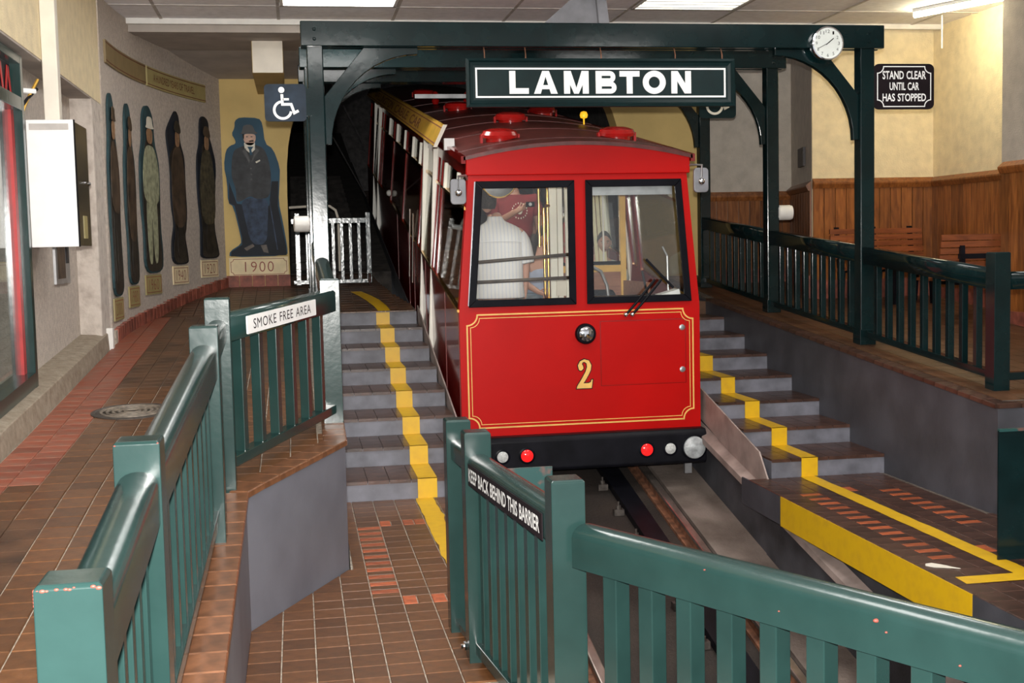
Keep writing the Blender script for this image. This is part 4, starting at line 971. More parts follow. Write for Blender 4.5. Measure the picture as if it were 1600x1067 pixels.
put('display_back', MB().box(-2.0, -1.96, yA, 7.93, .6, 2.9), 'shop_dark', t); put('display_panel', MB().box(-1.90, -1.88, 7.1, 7.66, .9, 2.45), 'off_white', t); put('display_cloth', MB().box(-1.88, -1.80, 7.0, 7.45, .8, 1.75), 'shop_dark', t); put('display_cloth', MB().box(-1.86, -1.79, 6.7, 6.98, .8, 1.8), 'shop_blue', t)
t = thing('meter_cabinet', 'white wall cabinet with a dark side panel on the left wall', 'cabinet', (-1.6, 8.9, 1.8))
put('body', MB().box(-1.715, -1.375, 8.43, 8.96, 1.80, 2.60), 'box_brown', t, bevel=.006)
put('front_panel', MB().box(-1.66, -1.37, 8.41, 8.435, 1.795, 2.605), 'white', t, bevel=.005)
put('panel_label', MB().box(-1.64, -1.40, 8.406, 8.41, 2.54, 2.58), 'ceiling_bar', t)
put('edge_seal', MB().box(-1.372, -1.364, 8.412, 8.44, 1.795, 2.605), 'black_gloss', t)
put('side_notice', MB().box(-1.376, -1.371, 8.66, 8.80, 1.85, 2.0), 'sign_face_olive', t)
put('knob', MB().lathe((-1.375, 8.90, 2.22), (1, 0, 0), [(.012, 0), (.016, .01), (.008, .02)], 10), 'chrome', t)
t = thing('conduit_box', 'tall cream cable trunking running up the left wall to the ceiling', 'trunking', (-1.55, 9.0, 2.6))
put('trunking', MB().box(-1.548, -1.455, 8.44, 8.54, 2.60, CEIL), 'cream', t, bevel=.005)
t = thing('cable_stub', 'short white pipe stub with loose cables under the bulkhead', 'pipe', (-1.7, 8.6, 2.8))
put('pipe', MB().tube([(-1.71, 8.30, 2.78), (-1.59, 8.40, 2.78)], .018, 8), 'white', t)
put('cable', MB().tube([(-1.66, 8.3, 2.62), (-1.64, 8.35, 2.70), (-1.60, 8.4, 2.80), (-1.58, 8.45, 2.86)], .010, 6), 'gold_sign', t)
put('cable', MB().tube([(-1.66, 8.3, 2.67), (-1.63, 8.36, 2.73), (-1.58, 8.42, 2.80)], .010, 6), 'black', t)
t = thing('framed_notice', 'small metal-framed notice below the white cabinet', 'notice', (-1.71, 9.7, 1.65))
put('frame', MB().box(-1.722, -1.70, 9.42, 9.98, 1.53, 1.86), 'steel', t, bevel=.003)
put('picture', MB().box(-1.70, -1.697, 9.47, 9.78, 1.57, 1.84), 'p_brown', t); put('lock_plate', MB().box(-1.70, -1.694, 9.82, 9.92, 1.68, 1.82), 'black', t)
t = thing('manhole_cover', 'round cast-iron manhole cover with concentric rings in the ramp floor', 'manhole cover', (-1.02, 7.89, zL(7.89)))
th = slope_at(7.89); c0 = Vector((-1.02, 7.89, zL(7.89))); nz = Vector((0, -math.sin(th), math.cos(th)))
put('rim', MB().lathe(c0, nz, [(.245, -.004), (.245, .004), (.225, .006), (.22, .002)], 40), 'iron', t)
put('plate', MB().lathe(c0, nz, [(.22, -.004), (.22, .003)], 40), 'iron', t)
for r in (.185, .15, .115, .08, .045): put('ring', MB().lathe(c0+nz*.003, nz, [(r-.009, 0), (r-.007, .006), (r+.007, .006), (r+.009, 0)], 36), 'iron_ring', t)
# litter
t = thing('paper_scrap', 'torn cream paper scrap lying near the edge of the right walkway', 'litter', (3.3, 5.98, .004))
put('sheet', MB().prism([(3.225, 6.03, .003), (3.25, 5.99, .003), (3.30, 5.97, .003), (3.37, 5.93, .003), (3.345, 5.965, .003), (3.33, 6.0, .003), (3.28, 6.07, .003), (3.24, 6.06, .003)], (0, 0, .003)), 'p_white', t)

# ================================================================== PAINTED FIGURES
def fig_plate(nm, pts, m_, t, F, lift, thick=.004, n_sub=1):
    """outline points (u, v) on a panel surface given by F(u, v, lift)"""
    N = len(pts); mb = MB()
    mb.add([F(a, b, lift) for a, b in pts]+[F(a, b, lift+thick) for a, b in pts], [tuple(range(N-1, -1, -1)), tuple(range(N, 2*N))]+[(i, (i+1) % N, N+(i+1) % N, N+i) for i in range(N)])
    return put(nm, mb, m_, t)
def chaikin(l, it=2):
    for _ in range(it):
        o = []
        for i in range(len(l)):
            p, q = l[i], l[(i+1) % len(l)]; o += [(p[0]*.78+q[0]*.22, p[1]*.78+q[1]*.22), (p[0]*.22+q[0]*.78, p[1]*.22+q[1]*.78)]
        l = o
    return l
def px(l, cx, by, k): return [((x-cx)*k, (by-y)*k) for x, y in l]
# the bowler-hatted figure on the yellow wall
t = thing('painted_figure', 'flat painted figure of a gentleman in bowler hat and suit on the yellow wall', 'painted figure', (-.42, 14.45, 1.68), group='painted figures')
F = lambda u, v, l: (-.415+u, 14.49-l, 1.67+v)
K = .00197; C0 = lambda l: px(l, 240, 850, K); C1 = lambda l, it=2: px(chaikin(l, it), 240, 850, K)
fig_plate('panel', C1([(75, 850), (405, 848), (405, 800), (385, 650), (365, 540), (375, 420), (380, 340), (345, 235), (300, 205), (290, 90), (270, 60), (165, 55), (135, 75), (133, 115), (115, 150), (135, 185), (135, 205), (105, 215), (80, 240), (65, 330), (80, 420), (80, 540), (110, 560), (145, 740), (145, 775), (80, 815)], 1), 'navy_panel', t, F, 0, .02)
fig_plate('shadow', C0([(85, 845), (400, 845), (398, 790), (360, 560), (368, 420), (330, 420), (310, 560), (230, 560), (130, 545), (90, 420), (86, 540), (116, 556), (152, 740), (150, 780), (88, 818)]), 'navy_panel_dark', t, F, .02, .002)  # near-black lower part of the figure's print
fig_plate('trousers', C1([(150, 515), (310, 510), (300, 640), (290, 780), (200, 780), (170, 620)]), 'p_suit_blue', t, F, .022, .002)
fig_plate('jacket', C1([(125, 240), (160, 225), (185, 215), (245, 210), (300, 235), (330, 360), (320, 515), (240, 520), (205, 500), (150, 535), (125, 530), (130, 470), (105, 390), (110, 300)]), 'p_suit', t, F, .024, .002)
fig_plate('lapel', C0([(170, 245), (190, 230), (215, 300), (208, 318)]), 'p_black', t, F, .026, .001); fig_plate('lapel', C0([(268, 245), (248, 225), (222, 300), (214, 318)]), 'p_black', t, F, .026, .001)
fig_plate('collar', C0([(182, 200), (244, 200), (242, 240), (218, 262), (186, 236)]), 'p_white', t, F, .026, .001)
fig_plate('tie', C0([(200, 222), (236, 222), (222, 240), (228, 268), (214, 272), (210, 240)]), 'navy_panel', t, F, .0272, .001)
fig_plate('face', C1([(176, 150), (248, 150), (250, 180), (240, 205), (222, 216), (200, 212), (184, 196)]), 'p_face', t, F, .026, .001)
fig_plate('hat', C1([(158, 150), (175, 140), (180, 105), (205, 96), (232, 100), (244, 125), (246, 138), (260, 142), (256, 152), (200, 148)]), 'p_black', t, F, .0275, .001)
fig_plate('moustache', C0([(212, 188), (236, 186), (238, 194), (212, 195)]), 'hair_dark', t, F, .0275, .0008)
for a in (200, 226): fig_plate('eye', C0([(a-5, 164), (a+6, 164), (a+6, 169), (a-5, 169)]), 'p_black', t, F, .0275, .0006)
fig_plate('hair', C0([(176, 150), (186, 150), (184, 178), (178, 176)]), 'hair_dark', t, F, .0275, .0007)
for yv in (345, 380, 408): fig_plate('button', C0(arc(217, yv, 6, 0, 360, 8)[:-1]), 'p_black', t, F, .026, .001)
fig_plate('handkerchief', C0([(242, 308), (268, 296), (270, 304), (248, 316)]), 'p_white', t, F, .026, .001)
fig_plate('shoe', C0([(160, 800), (210, 775), (220, 790), (175, 815)]), 'p_brown', t, F, .025, .001); fig_plate('shoe', C0([(255, 785), (288, 782), (298, 830), (270, 825)]), 'p_brown', t, F, .025, .001)
fig_plate('cane', C0([(310, 530), (316, 530), (352, 812), (346, 812)]), 'p_suit_blue', t, F, .025, .001)
t = thing('year_plaque', 'cream plaque lettered 1900 in a red outline under the bowler-hatted figure', 'plaque', (-.42, 14.47, 1.5), group='year plaques')
flat('board', [(0, 0), (.66, 0), (.66, .215), (0, .215)], (-.745, 14.498, 1.45), U, V, .014, 'stucco_cream', t)
mb = MB(); strip(mb, [(.02+a, .02+b) for a, b in notch(.62, .175, .03, 3)], .006, (-.745, 14.484, 1.45), U, V, .0, .002, True); put('outline', mb, 'maroon_print', t)
text('numerals', '1900', (-.57, 14.484, 1.50), U, V, .32, .115, 'maroon_print', t, depth=.002, bold=-.012, spacing=1.15)
# figures on the curved wall
def curved(s0, z0): return lambda u, v, l: (*arcp(s0+u, l+.004), z0+v)
def figure(s0, z0, zt, wd, lab, outline, layers, year, yl, pm, om, dim):
    t = thing('painted_figure', lab, 'painted figure', (*arcp(s0), z0), group='painted figures')
    F = curved(s0, z0); H_ = zt-z0
    def dens(l):                                         # follow the curve of the wall
        l = chaikin(l); o = []; return l
        for i in range(len(l)):
            p, q = l[i], l[(i+1) % len(l)]; o += [p, ((p[0]+q[0])/2, (p[1]+q[1])/2)]
        return o
    fig_plate('panel', dens([(a*wd, b*H_) for a, b in outline]), pm, t, F, 0, .018)
    sh_ = [(a*.86*wd, .01*H_+b*H_*.80) for a, b in outline]; fig_plate('shade', dens(sh_), 'p_dark', t, F, .018, .004)  # dark lower print of each figure
    for i, (nm, m_, l) in enumerate(layers): fig_plate(nm, dens([(a*wd, b*H_) for a, b in l]), m_, t, F, .022+.004*i, .004)
    t = thing('year_plaque', yl, 'plaque', (*arcp(s0), z0-.12), group='year plaques')
    F2 = curved(s0, z0-.205); w2 = om
    fig_plate('board', [(-w2/2, 0), (0, 0), (w2/2, 0), (w2/2, .19), (0, .19), (-w2/2, .19)], 'sign_face_olive' if dim else 'stucco_cream', t, F2, 0, .012)
    mb = MB()
    for a0, a1, b0, b1 in ((-w2/2+.02, w2/2-.02, .018, .024), (-w2/2+.02, w2/2-.02, .166, .172), (-w2/2+.02, -w2/2+.026, .018, .172), (w2/2-.026, w2/2-.02, .018, .172)):
        q = [(a0, b0), ((a0+a1)/2, b0), (a1, b0), (a1, b1), ((a0+a1)/2, b1), (a0, b1)]
        mb.add([F2(a, b, .0125) for a, b in q]+[F2(a, b, .014) for a, b in q], [tuple(range(6, 12))]+[(i, (i+1) % 6, 6+(i+1) % 6, 6+i) for i in range(6)])
    put('outline', mb, 'maroon_print', t)
    text('numerals', year, (0, 0, 0), U, V, w2*.62, .105, 'maroon_print', t, bold=-.012, spacing=1.1, warp=lambda a, b: Vector(F2(a-w2*.31, b+.042, .0135)))
OUT_A = [(-.42, 0), (.45, 0), (.5, .12), (.42, .3), (.48, .55), (.46, .68), (.30, .78), (.28, .93), (.10, 1), (-.12, .99), (-.26, .92), (-.28, .78), (-.46, .66), (-.48, .4), (-.38, .25)]
OUT_B = [(-.40, 0), (.42, 0), (.40, .06), (.26, .20), (.44, .30), (.40, .55), (.42, .70), (.20, .80), (.22, .95), (.06, 1), (-.10, .96), (-.45, .86), (-.46, .80), (-.30, .62), (-.36, .40), (-.22, .26), (-.42, .14)]
OUT_C = [(-.42, 0), (.50, 0), (.44, .08), (.28, .22), (.36, .45), (.50, .66), (.32, .80), (.20, .86), (.20, .97), (-.05, 1), (-.22, .97), (-.26, .80), (-.44, .70), (-.46, .45), (-.36, .25), (-.40, .08)]
suit = lambda m1, m2, face, hat: [('legs', m2, [(-.22, .06), (-.04, .05), (.0, .40), (.05, .05), (.24, .07), (.28, .48), (-.28, .48)]), ('coat', m1, [(-.36, .42), (.36, .40), (.40, .62), (.22, .76), (-.22, .76), (-.40, .60)]),
    ('face', face, [(-.12, .77), (.12, .77), (.15, .86), (-.15, .86)]), ('hat', hat, [(-.22, .86), (.22, .86), (.14, .88), (.12, .93), (-.12, .93), (-.14, .88)])]
gown = lambda m1, m2, face, hat: [('legs', m2, [(-.16, .04), (.16, .04), (.12, .26), (-.12, .26)]), ('gown', m1, [(-.34, .24), (.32, .24), (.34, .55), (.22, .76), (-.20, .76), (-.38, .58)]),
    ('face', face, [(-.10, .76), (.10, .76), (.12, .86), (-.10, .86)]), ('hat', hat, [(-.20, .86), (.20, .84), (.12, .92), (-.10, .93)])]
figure(3.18, 1.665, 3.215, .50, 'dark painted figure in a long coat marked 1920, nearest the yellow wall', OUT_C, gown('p_olive', 'p_dark', 'p_skin_dim', 'p_brown'), '1920', 'plaque lettered 1920 under the long-coated figure', 'navy_panel_dark', .42, False)
figure(2.42, 1.615, 3.205, .52, 'painted figure with a brimmed hat and long brown dress marked 1940', OUT_B, gown('p_brown', 'p_dark', 'p_skin_dim', 'p_dark'), '1940', 'plaque lettered 1940 under the brown-dressed figure', 'navy_panel_dark', .42, False)
figure(1.61, 1.545, 3.165, .64, 'painted figure in a pale suit and light hat marked 1960', OUT_A, suit('p_pale', 'p_pale', 'p_skin_dim', 'p_white'), '1960', 'plaque lettered 1960 under the pale-suited figure', 'p_teal', .50, True)
figure(.93, 1.455, 3.11, .42, 'dim brown painted figure second from the left', OUT_A, gown('p_brown', 'p_dark', 'p_skin_dim', 'p_brown'), '1980', 'small dim plaque under the second painted figure from the left', 'p_teal', .40, True)
figure(.22, 1.375, 3.12, .55, 'dark painted figure leftmost on the curved wall, half behind the pilaster', OUT_A, suit('p_brown', 'p_dark', 'p_skin_dim', 'p_brown'), '2000', 'dim plaque under the leftmost painted figure', 'p_teal', .48, True)
# lettered banner boards above the figures
for s0, s1, m_, tx, lab in ((.12, 1.63, 'sign_face_brown', None, 'curved brown banner board above the leftmost figures'), (1.68, 3.24, 'sign_face_olive', 'A HUNDRED YEARS OF TRAVEL', 'curved olive banner reading A HUNDRED YEARS OF TRAVEL above the figures')):
    t = thing('banner_board', lab, 'banner', (*arcp((s0+s1)/2), 3.36), group='banner boards')
    ss = [s0+(s1-s0)*i/8 for i in range(9)]
    mb = MB(); mb.loft([[(*arcp(s, .0), 3.36), (*arcp(s, .02), 3.36), (*arcp(s, .02), 3.55), (*arcp(s, .0), 3.55)] for s in ss]); put('board', mb, m_, t)
    for z in (3.375, 3.527):
        mb = MB(); mb.loft([[(*arcp(s, .019), z), (*arcp(s, .0225), z), (*arcp(s, .0225), z+.008), (*arcp(s, .019), z+.008)] for s in ss]); put('line', mb, 'brown_print', t)
    tx2 = tx or 'CABLE CAR'
    if tx: text('lettering', tx, (0, 0, 0), U, V, 1.10, .075, 'brown_print', t, bold=.0, warp=lambda a, b: Vector((*arcp(1.86+a, .0222), 3.42+b)))
# ================================================================== THE CABLE CAR
SL = .165; YF = 9.94; CX = 2.283; YR = 21.8
def hw(z):                        # half width of the body at height z (measured at the front)
    return 1.005 if z <= 1.22 else 1.005-(z-1.22)*.11/1.2
def P(sd, y, z, off=0.): return (CX+sd*(hw(z)+off), y, z+SL*(y-YF))
car = thing('cable_car', 'red cable car numbered 2 standing on the sloping track', 'cable car', (CX, YF, -.1))
# front: frame of the face round two windows, lower panel, roof fascia
ZB, ZW0, ZW1, ZE = .19, 1.25, 2.25, 2.43
mb = MB(); th = .05
def face(pts): mb.prism([(x, YF, z) for x, z in pts], (0, th, 0))
face([(CX-hw(ZB), ZB), (CX+hw(ZB), ZB), (CX+hw(1.2), 1.2), (CX+hw(ZW0), ZW0), (CX-hw(ZW0), ZW0), (CX-hw(1.2), 1.2)])
fr_ = put('front_panel', mb, 'red', car)
for sd in (-1, 1): mb = MB(); face([(CX+sd*.925, ZW0), (CX+sd*hw(ZW0), ZW0), (CX+sd*hw(ZW1), ZW1), (CX+sd*.85, ZW1)][::sd]); put('window_pillar', mb, 'red', car)
mb = MB(); face([(CX-.05, ZW0), (CX+.05, ZW0), (CX+.05, ZW1), (CX-.05, ZW1)]); put('window_pillar', mb, 'red', car)
mb = MB(); face([(CX-hw(ZW1), ZW1), (CX+hw(ZW1), ZW1), (CX+hw(ZE), ZE), (CX-hw(ZE), ZE)]); put('header_panel', mb, 'red', car)
# red curved brow under the roof edge
mb = MB(); n = 16; q = []
def crown(x): return 2.452+.11*(1-((x-CX)/.93)**2)
for i in range(n+1): x = CX-.925+1.85*i/n; q.append((x, crown(x)))
mb.prism([(x, YF-.035, z) for x, z in q]+[(CX+.925, YF-.035, 2.30), (CX-.925, YF-.035, 2.30)], (0, .06, 0)); put('brow', mb, 'red', car, bevel=.006)
mb = MB(); strip(mb, [(CX-.93+1.86*i/n, crown(CX-.93+1.86*i/n)-.012) for i in range(n+1)], .028, (0, YF-.036, 0), U, V, 0, .008); put('brow_seam', mb, 'maroon', car)
# roof: arched sheet following the slope, with ribs
def roofring(y, off=0., w_=.945, t_=.03):
    up = []; dn = []
    for i in range(n+1):
        x = CX-w_+2*w_*i/n; z = 2.455+off+.115*(1-((x-CX)/w_)**2)+SL*(y-YF); up.append((x, y, z)); dn.append((x, y, z-t_))
    return up+dn[::-1]
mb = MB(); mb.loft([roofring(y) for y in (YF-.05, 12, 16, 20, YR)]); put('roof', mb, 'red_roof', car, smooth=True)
for y in (10.25, 11.3, 12.35, 13.4, 14.8, 16.2, 17.6): put('roof_rib', MB().loft([roofring(y-.015, .006, .945, .02), roofring(y+.015, .006, .945, .02)]), 'red_roof', car)
for sd in (-1, 1):
    mb = MB(); mb.loft([[(CX+sd*a, y, z+SL*(y-YF)) for a, z in ((.93, 2.40), (.965, 2.40), (.965, 2.46), (.93, 2.46))] for y in (YF-.05, YR)]); put('gutter', mb, 'maroon', car)
for x, y in ((1.74, 10.55), (2.76, 10.55), (2.14, 12.3), (2.80, 14.0), (1.92, 14.6), (1.9, 18.2)):
    zc = 2.455+.115*(1-((x-CX)/.945)**2)+SL*(y-YF)
    v_ = put('roof_vent', MB().lathe((x, y, zc-.03), (0, -.16, 1), [(.12, 0), (.12, .045), (.155, .05), (.16, .075), (.14, .105), (.08, .122), (.0, .126)], 28), 'red_vent', car, smooth=True)
    for a in (-1, 1): put('vent_lug', MB().box(x+a*.158-.010, x+a*.158+.010, y-.03, y+.03, zc-.03, zc+.045), 'red_vent', v_)
b_ = thing('roof_bar', 'grey equipment bar with insulators across the car roof under the far beams', 'roof bar', (2.1, 15.2, 3.5)) if 0 else None
zr = lambda y: 2.57+SL*(y-YF)
put('roof_bar', MB().beam((1.50, 15.4, zr(15.4)+.10), (3.0, 15.4, zr(15.4)+.10), .05, .05), 'steel', car, label='grey bar across the roof')
for x in (1.6, 2.0, 2.3): put('insulator', MB().lathe((x+.2, 15.8, zr(15.8)-.02), (0, 0, 1), [(.03, 0), (.05, .05), (.03, .08), (.05, .12), (.02, .16)], 12), 'red_vent', car)
put('roof_lamp', MB().lathe((2.98, 12.7, 3.02), (0, 0, 1), [(.008, -.16), (.008, .0), (.035, .01), (.042, .04), (.03, .07), (.0, .08)], 14), 'amber', car, smooth=True, label='amber roof lamp on a thin stalk')
# sides: same red as the front, darkened in colour for their shade
for sd in (-1, 1):
    mk = lambda z0, z1, y0=YF+.051, y1=YR, off=0., tk=.035: MB().hexa([P(sd, y0, z0, off-tk), P(sd, y0, z0, off), P(sd, y1, z0, off), P(sd, y1, z0, off-tk)][::sd], [P(sd, y0, z1, off-tk), P(sd, y0, z1, off), P(sd, y1, z1, off), P(sd, y1, z1, off-tk)][::sd])
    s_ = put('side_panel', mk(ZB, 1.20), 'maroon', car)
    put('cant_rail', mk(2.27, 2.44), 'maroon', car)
    edges = [YF+.05, 11.65, 11.95, 13.05, 13.35, 15.2, 17.0, 18.8, 19.2, 20.3, 20.6, YR]
    for k in range(0, len(edges)-1):
        y0, y1 = edges[k], edges[k+1]; door = (y0 in (11.95, 19.2))
        put('window_pane', mk(1.22, 2.27, y0+.05, y1-.05, -.012, .006), 'pane_side', car)
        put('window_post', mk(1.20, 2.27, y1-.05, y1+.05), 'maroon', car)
    for y in (9.99, 10.9, 12.5, 13.7, 14.3, 15.8): put('panel_seam', mk(ZB, 1.19, y, y+.012, .003, .01), 'seam_red', s_)
    put('belt_rail', mk(1.198, 1.222, YF+.06, YR, .008, .03), 'brass', car); put('hopper_rail', mk(2.02, 2.045, YF+.06, YR, .006, .03), 'brass', car); put('eaves_line', mk(2.40, 2.415, YF+.06, YR, .008, .02), 'brass', car)
    for y in (10.45, 11.3, 13.5, 14.3, 15.3, 16.4, 17.6): put('hopper_post', mk(2.045, 2.27, y, y+.04, .014, .03), 'white_post', car, label='white hopper window post')
    put('window_post', mk(1.20, 2.27, YF+.052, YF+.10), 'red', car)
    for y in (11.98, 12.86, 19.3, 20.25): put('door_edge', mk(ZB+.05, 2.40, y, y+.05, .050, .055), 'white_post', car, label='cream edge strip of a door')
    put('lamp', MB().lathe(P(sd, 16.9, 1.32), (sd, 0, 0), [(.035, 0), (.045, .02), (.03, .05), (.0, .06)], 14), 'off_white', car, smooth=True)
    for y in (13.6, 13.95): put('grab_rail', MB().tube([P(sd, y, .75, .03), P(sd, y, 1.5, .03)], .012, 8), 'chrome', car)
    # destination board along the roof edge
    if sd == -1:
        yb0, yb1 = 10.72, 20.0
        bb = lambda y, k: (CX-.965-.035-(.09*(1-k)), y, 2.47+.17*k+SL*(y-YF))
        mb = MB(); mb.hexa([bb(yb0, 0), Vector(bb(yb0, 0))+Vector((.03, 0, 0)), Vector(bb(yb1, 0))+Vector((.03, 0, 0)), bb(yb1, 0)], [bb(yb0, 1), Vector(bb(yb0, 1))+Vector((.03, 0, 0)), Vector(bb(yb1, 1))+Vector((.03, 0, 0)), bb(yb1, 1)])
        db = put('name_board', mb, 'gold_sign', car, label='long gilt board lettered with the car name')
        put('board_end', MB().prism([Vector(bb(yb0, 0))+Vector((-.004, -.006, -.01)), Vector(bb(yb0, 0))+Vector((.03, -.006, -.01)), Vector(bb(yb0, 1))+Vector((.034, -.006, .01)), Vector(bb(yb0, 1))+Vector((-.002, -.006, .01))], (0, .006, 0)), 'cream', db)
        for k in (.10, .86):
            mb = MB(); mb.prism([Vector(bb(yb0, k))+Vector((-.003, 0, 0)), Vector(bb(yb1, k))+Vector((-.003, 0, 0)), Vector(bb(yb1, k+.05))+Vector((-.003, 0, 0)), Vector(bb(yb0, k+.05))+Vector((-.003, 0, 0))], (.002, 0, 0)); put('board_line', mb, 'brown_print', db)
        tl = 6.4
        for wd_, y0_, l_ in (('WELLINGTON', 18.6, 3.2), ('CABLE', 15.1, 1.6), ('CAR', 13.2, 1.0)): text('lettering', wd_, (0, 0, 0), U, V, l_, 1., 'brown_print', db, bold=.012, warp=lambda a, b, y0_=y0_: Vector(bb(y0_-a, .24+b*.52))+Vector((-.0035, 0, 0)))
        for y in (10.78, 15, 19.8): put('board_bracket', MB().box(CX-.99, CX-.90, y, y+.06, 2.43+SL*(y-YF), 2.53+SL*(y-YF)), 'white', db)
put('rear_wall', MB().prism([P(-1, YR-.04, ZB), P(1, YR-.04, ZB), P(1, YR-.04, 1.22), P(1, YR-.04, 2.44), P(-1, YR-.04, 2.44), P(-1, YR-.04, 1.22)], (0, .04, 0)), 'maroon', car)
# front windows: black gasket frames and panes
for lab, cor in (('left', [(CX-.925, ZW0), (CX-.048, ZW0), (CX-.048, ZW1), (CX-.85, ZW1)]), ('right', [(CX+.048, ZW0), (CX+.925, ZW0), (CX+.85, ZW1), (CX+.048, ZW1)])):
    mb = MB(); strip(mb, [(x+(.026 if x < (cor[0][0]+cor[1][0])/2 else -.026), z+(.026 if z < 2 else -.026)) for x, z in cor], .058, (0, YF-.012, 0), U, V, 0, .02, True)
    w_ = put('window_frame', mb, 'black_gloss', car, bevel=.004)
    put('pane', MB().prism([(x, YF+.02, z) for x, z in cor], (0, .005, 0)), 'pane', w_)
mb = MB(); strip(mb, [(CX-.93, ZW0+.01), (CX-.855, ZW1)], .012, (0, YF-.016, 0), U, V, 0, .006); put('bright_strip', mb, 'chrome', car)
# brass safety bars behind the left window
for za, zb_ in ((1.605, 1.655), (1.445, 1.465)):
    put('window_bar', MB().tube([(CX-.87, YF+.07, za), (CX-.05, YF+.07, zb_)], .014, 8), 'p_brown', car, smooth=True)
    for x, z in ((CX-.87, za), (CX-.05, zb_)): put('bar_end', MB().ell((x, YF+.06, z), .02, .02, .02, 10, 6), 'brass', car, smooth='all')
# gold lining with notched corners
def lining(inset, wd):
    W_, H_ = 2*1.005-.12-2*inset, .92-2*inset; o_ = (CX-W_/2, YF, .265+inset); mb = MB()
    strip(mb, notch(W_, H_, .085-inset*.4, 6), wd, o_, U, V, .0, .003, True); return mb
put('lining', lining(0., .012), 'gold', fr_); put('lining', lining(.028, .006), 'gold', fr_)
# number
N2 = [(.02, .155), (.012, .19), (.03, .225), (.065, .24), (.105, .228), (.125, .19), (.120, .15), (.10, .11), (.07, .06), (.055, .042), (.10, .042), (.118, .05), (.125, .07), (.135, .07), (.125, .0), (.0, .0), (.004, .02), (.04, .075), (.075, .135), (.088, .175), (.085, .205), (.068, .218), (.052, .215), (.046, .2), (.055, .185), (.058, .165), (.046, .15), (.032, .146)]
def grow(l, g):
    cx, cz = .066, .12; return [(cx+(a-cx)*(1+g/.066*.5), cz+(b-cz)*(1+g/.12*.55)) for a, b in l]
from mathutils.geometry import tessellate_polygon
def flatpoly(nm, l, org, m_, parent, lift):
    tri = tessellate_polygon([[Vector((a, b, 0)) for a, b in l]]); o = Vector(org)
    me = bpy.data.meshes.new(nm); me.from_pydata([o+Vector((a, -lift, b)) for a, b in l], [], [tuple(t) for t in tri]); return put(nm, me, m_, parent)
mb = MB(); strip(mb, N2, .014, (2.233, YF, .555), U, V, .001, .001, True); put('number_outline', mb, 'black', fr_)
flatpoly('number', N2, (2.233, YF, .555), 'gold', fr_, .0035)
# headlamp
hl = put('headlamp', MB().lathe((2.31, YF+.01, 1.005), (0, -1, 0), [(.085, 0), (.085, .05), (.078, .06), (.066, .062)], 30), 'black_gloss', car, smooth=True)
put('lens', MB().lathe((2.31, YF-.045, 1.005), (0, -1, 0), [(.066, 0), (.06, .012), (.04, .02), (.0, .024)], 30), 'chrome', hl, smooth=True)
# hatch with two locks
mb = MB(); strip(mb, [(2.44, .57), (2.44, 1.10), (3.165, 1.10), (3.165, .57)], .005, (0, YF, 0), U, V, 0, .0015, True); hb_ = put('hatch', mb, 'maroon', fr_)
for z in (1.03, .68): put('lock', MB().lathe((3.135, YF, z), (0, -1, 0), [(.024, 0), (.024, .006), (.010, .009)], 16), 'steel', hb_)
# wipers
for dx, tx, tz in ((0, 2.90, 1.43), (.055, 2.955, 1.43)):
    w_ = put('wiper', MB().tube([(2.655+dx, YF-.03, 1.155), (2.75+dx, YF-.035, 1.26), (tx, YF-.025, tz)], .011, 8), 'black', car)
    put('pivot', MB().ell((2.65+dx, YF-.025, 1.15), .022, .022, .022, 10, 6), 'chrome', w_, smooth='all')
put('wiper_blade', MB().beam((2.83, YF-.018, 1.60), (3.06, YF-.018, 1.36), .012, .02), 'black', car)
# bumper with lamps
bp = MB(); prof = [(YF-.10, -.095), (YF-.125, -.07), (YF-.125, .16), (YF-.10, .195), (YF+.3, .195), (YF+.3, -.095)]
bp.loft([[(x, y, z) for y, z in prof] for x in (CX-1.015, CX+1.015)]); bu = put('bumper', bp, 'black', car, bevel=.01)
for sg in (-1, 1):
    for dx, r, m_, nm in ((.905, .095, 'head_lamp', 'large_lamp'), (.70, .047, 'clear_lamp', 'clear_lamp'), (.50, .052, 'red_lamp', 'tail_lamp')):
        x = CX+sg*dx; l_ = put(nm, MB().lathe((x, YF-.125, .042), (0, -1, 0), [(r, 0), (r*.95, r*.25), (r*.6, r*.42), (0, r*.5)], 24), m_, bu, smooth=True)
        put('lamp_ring', MB().lathe((x, YF-.124, .042), (0, -1, 0), [(r+.016, 0), (r+.016, .008), (r+.004, .01)], 24), 'black_gloss', l_)
put('sweep', MB().box(CX+.87, CX+.93, YF+.02, YF+.06, -.20, -.09), 'steel', car)
put('underframe', MB().loft([[(CX-.85, y, z-.15+SL*(y-YF)), (CX+.85, y, z-.15+SL*(y-YF)), (CX+.85, y, z+.1+SL*(y-YF)), (CX-.85, y, z+.1+SL*(y-YF))] for y, z in ((YF+.35, .08), (YR, .08))]), 'black', car)
# mirrors
for sd, z in ((-1, 2.17), (1, 2.235)):
    x = CX+sd*1.0; m_ = put('mirror', MB().prism([(x-.062+a, YF-.10, z-.10+b) for a, b in rrect(.124, .20, .03)], (0, .03, 0)), 'grey_paint', car, bevel=.006)
    put('knob', MB().ell((x, YF-.105, z-.01), .03, .02, .03, 12, 8), 'chrome', m_, smooth='all')
    put('arm', MB().tube([(x, YF-.10, z+.02), (x, YF-.12, z+.12), (x-sd*.07, YF-.04, z+.13), (x-sd*.09, YF+.01, z+.10)], .009, 8), 'steel', m_)
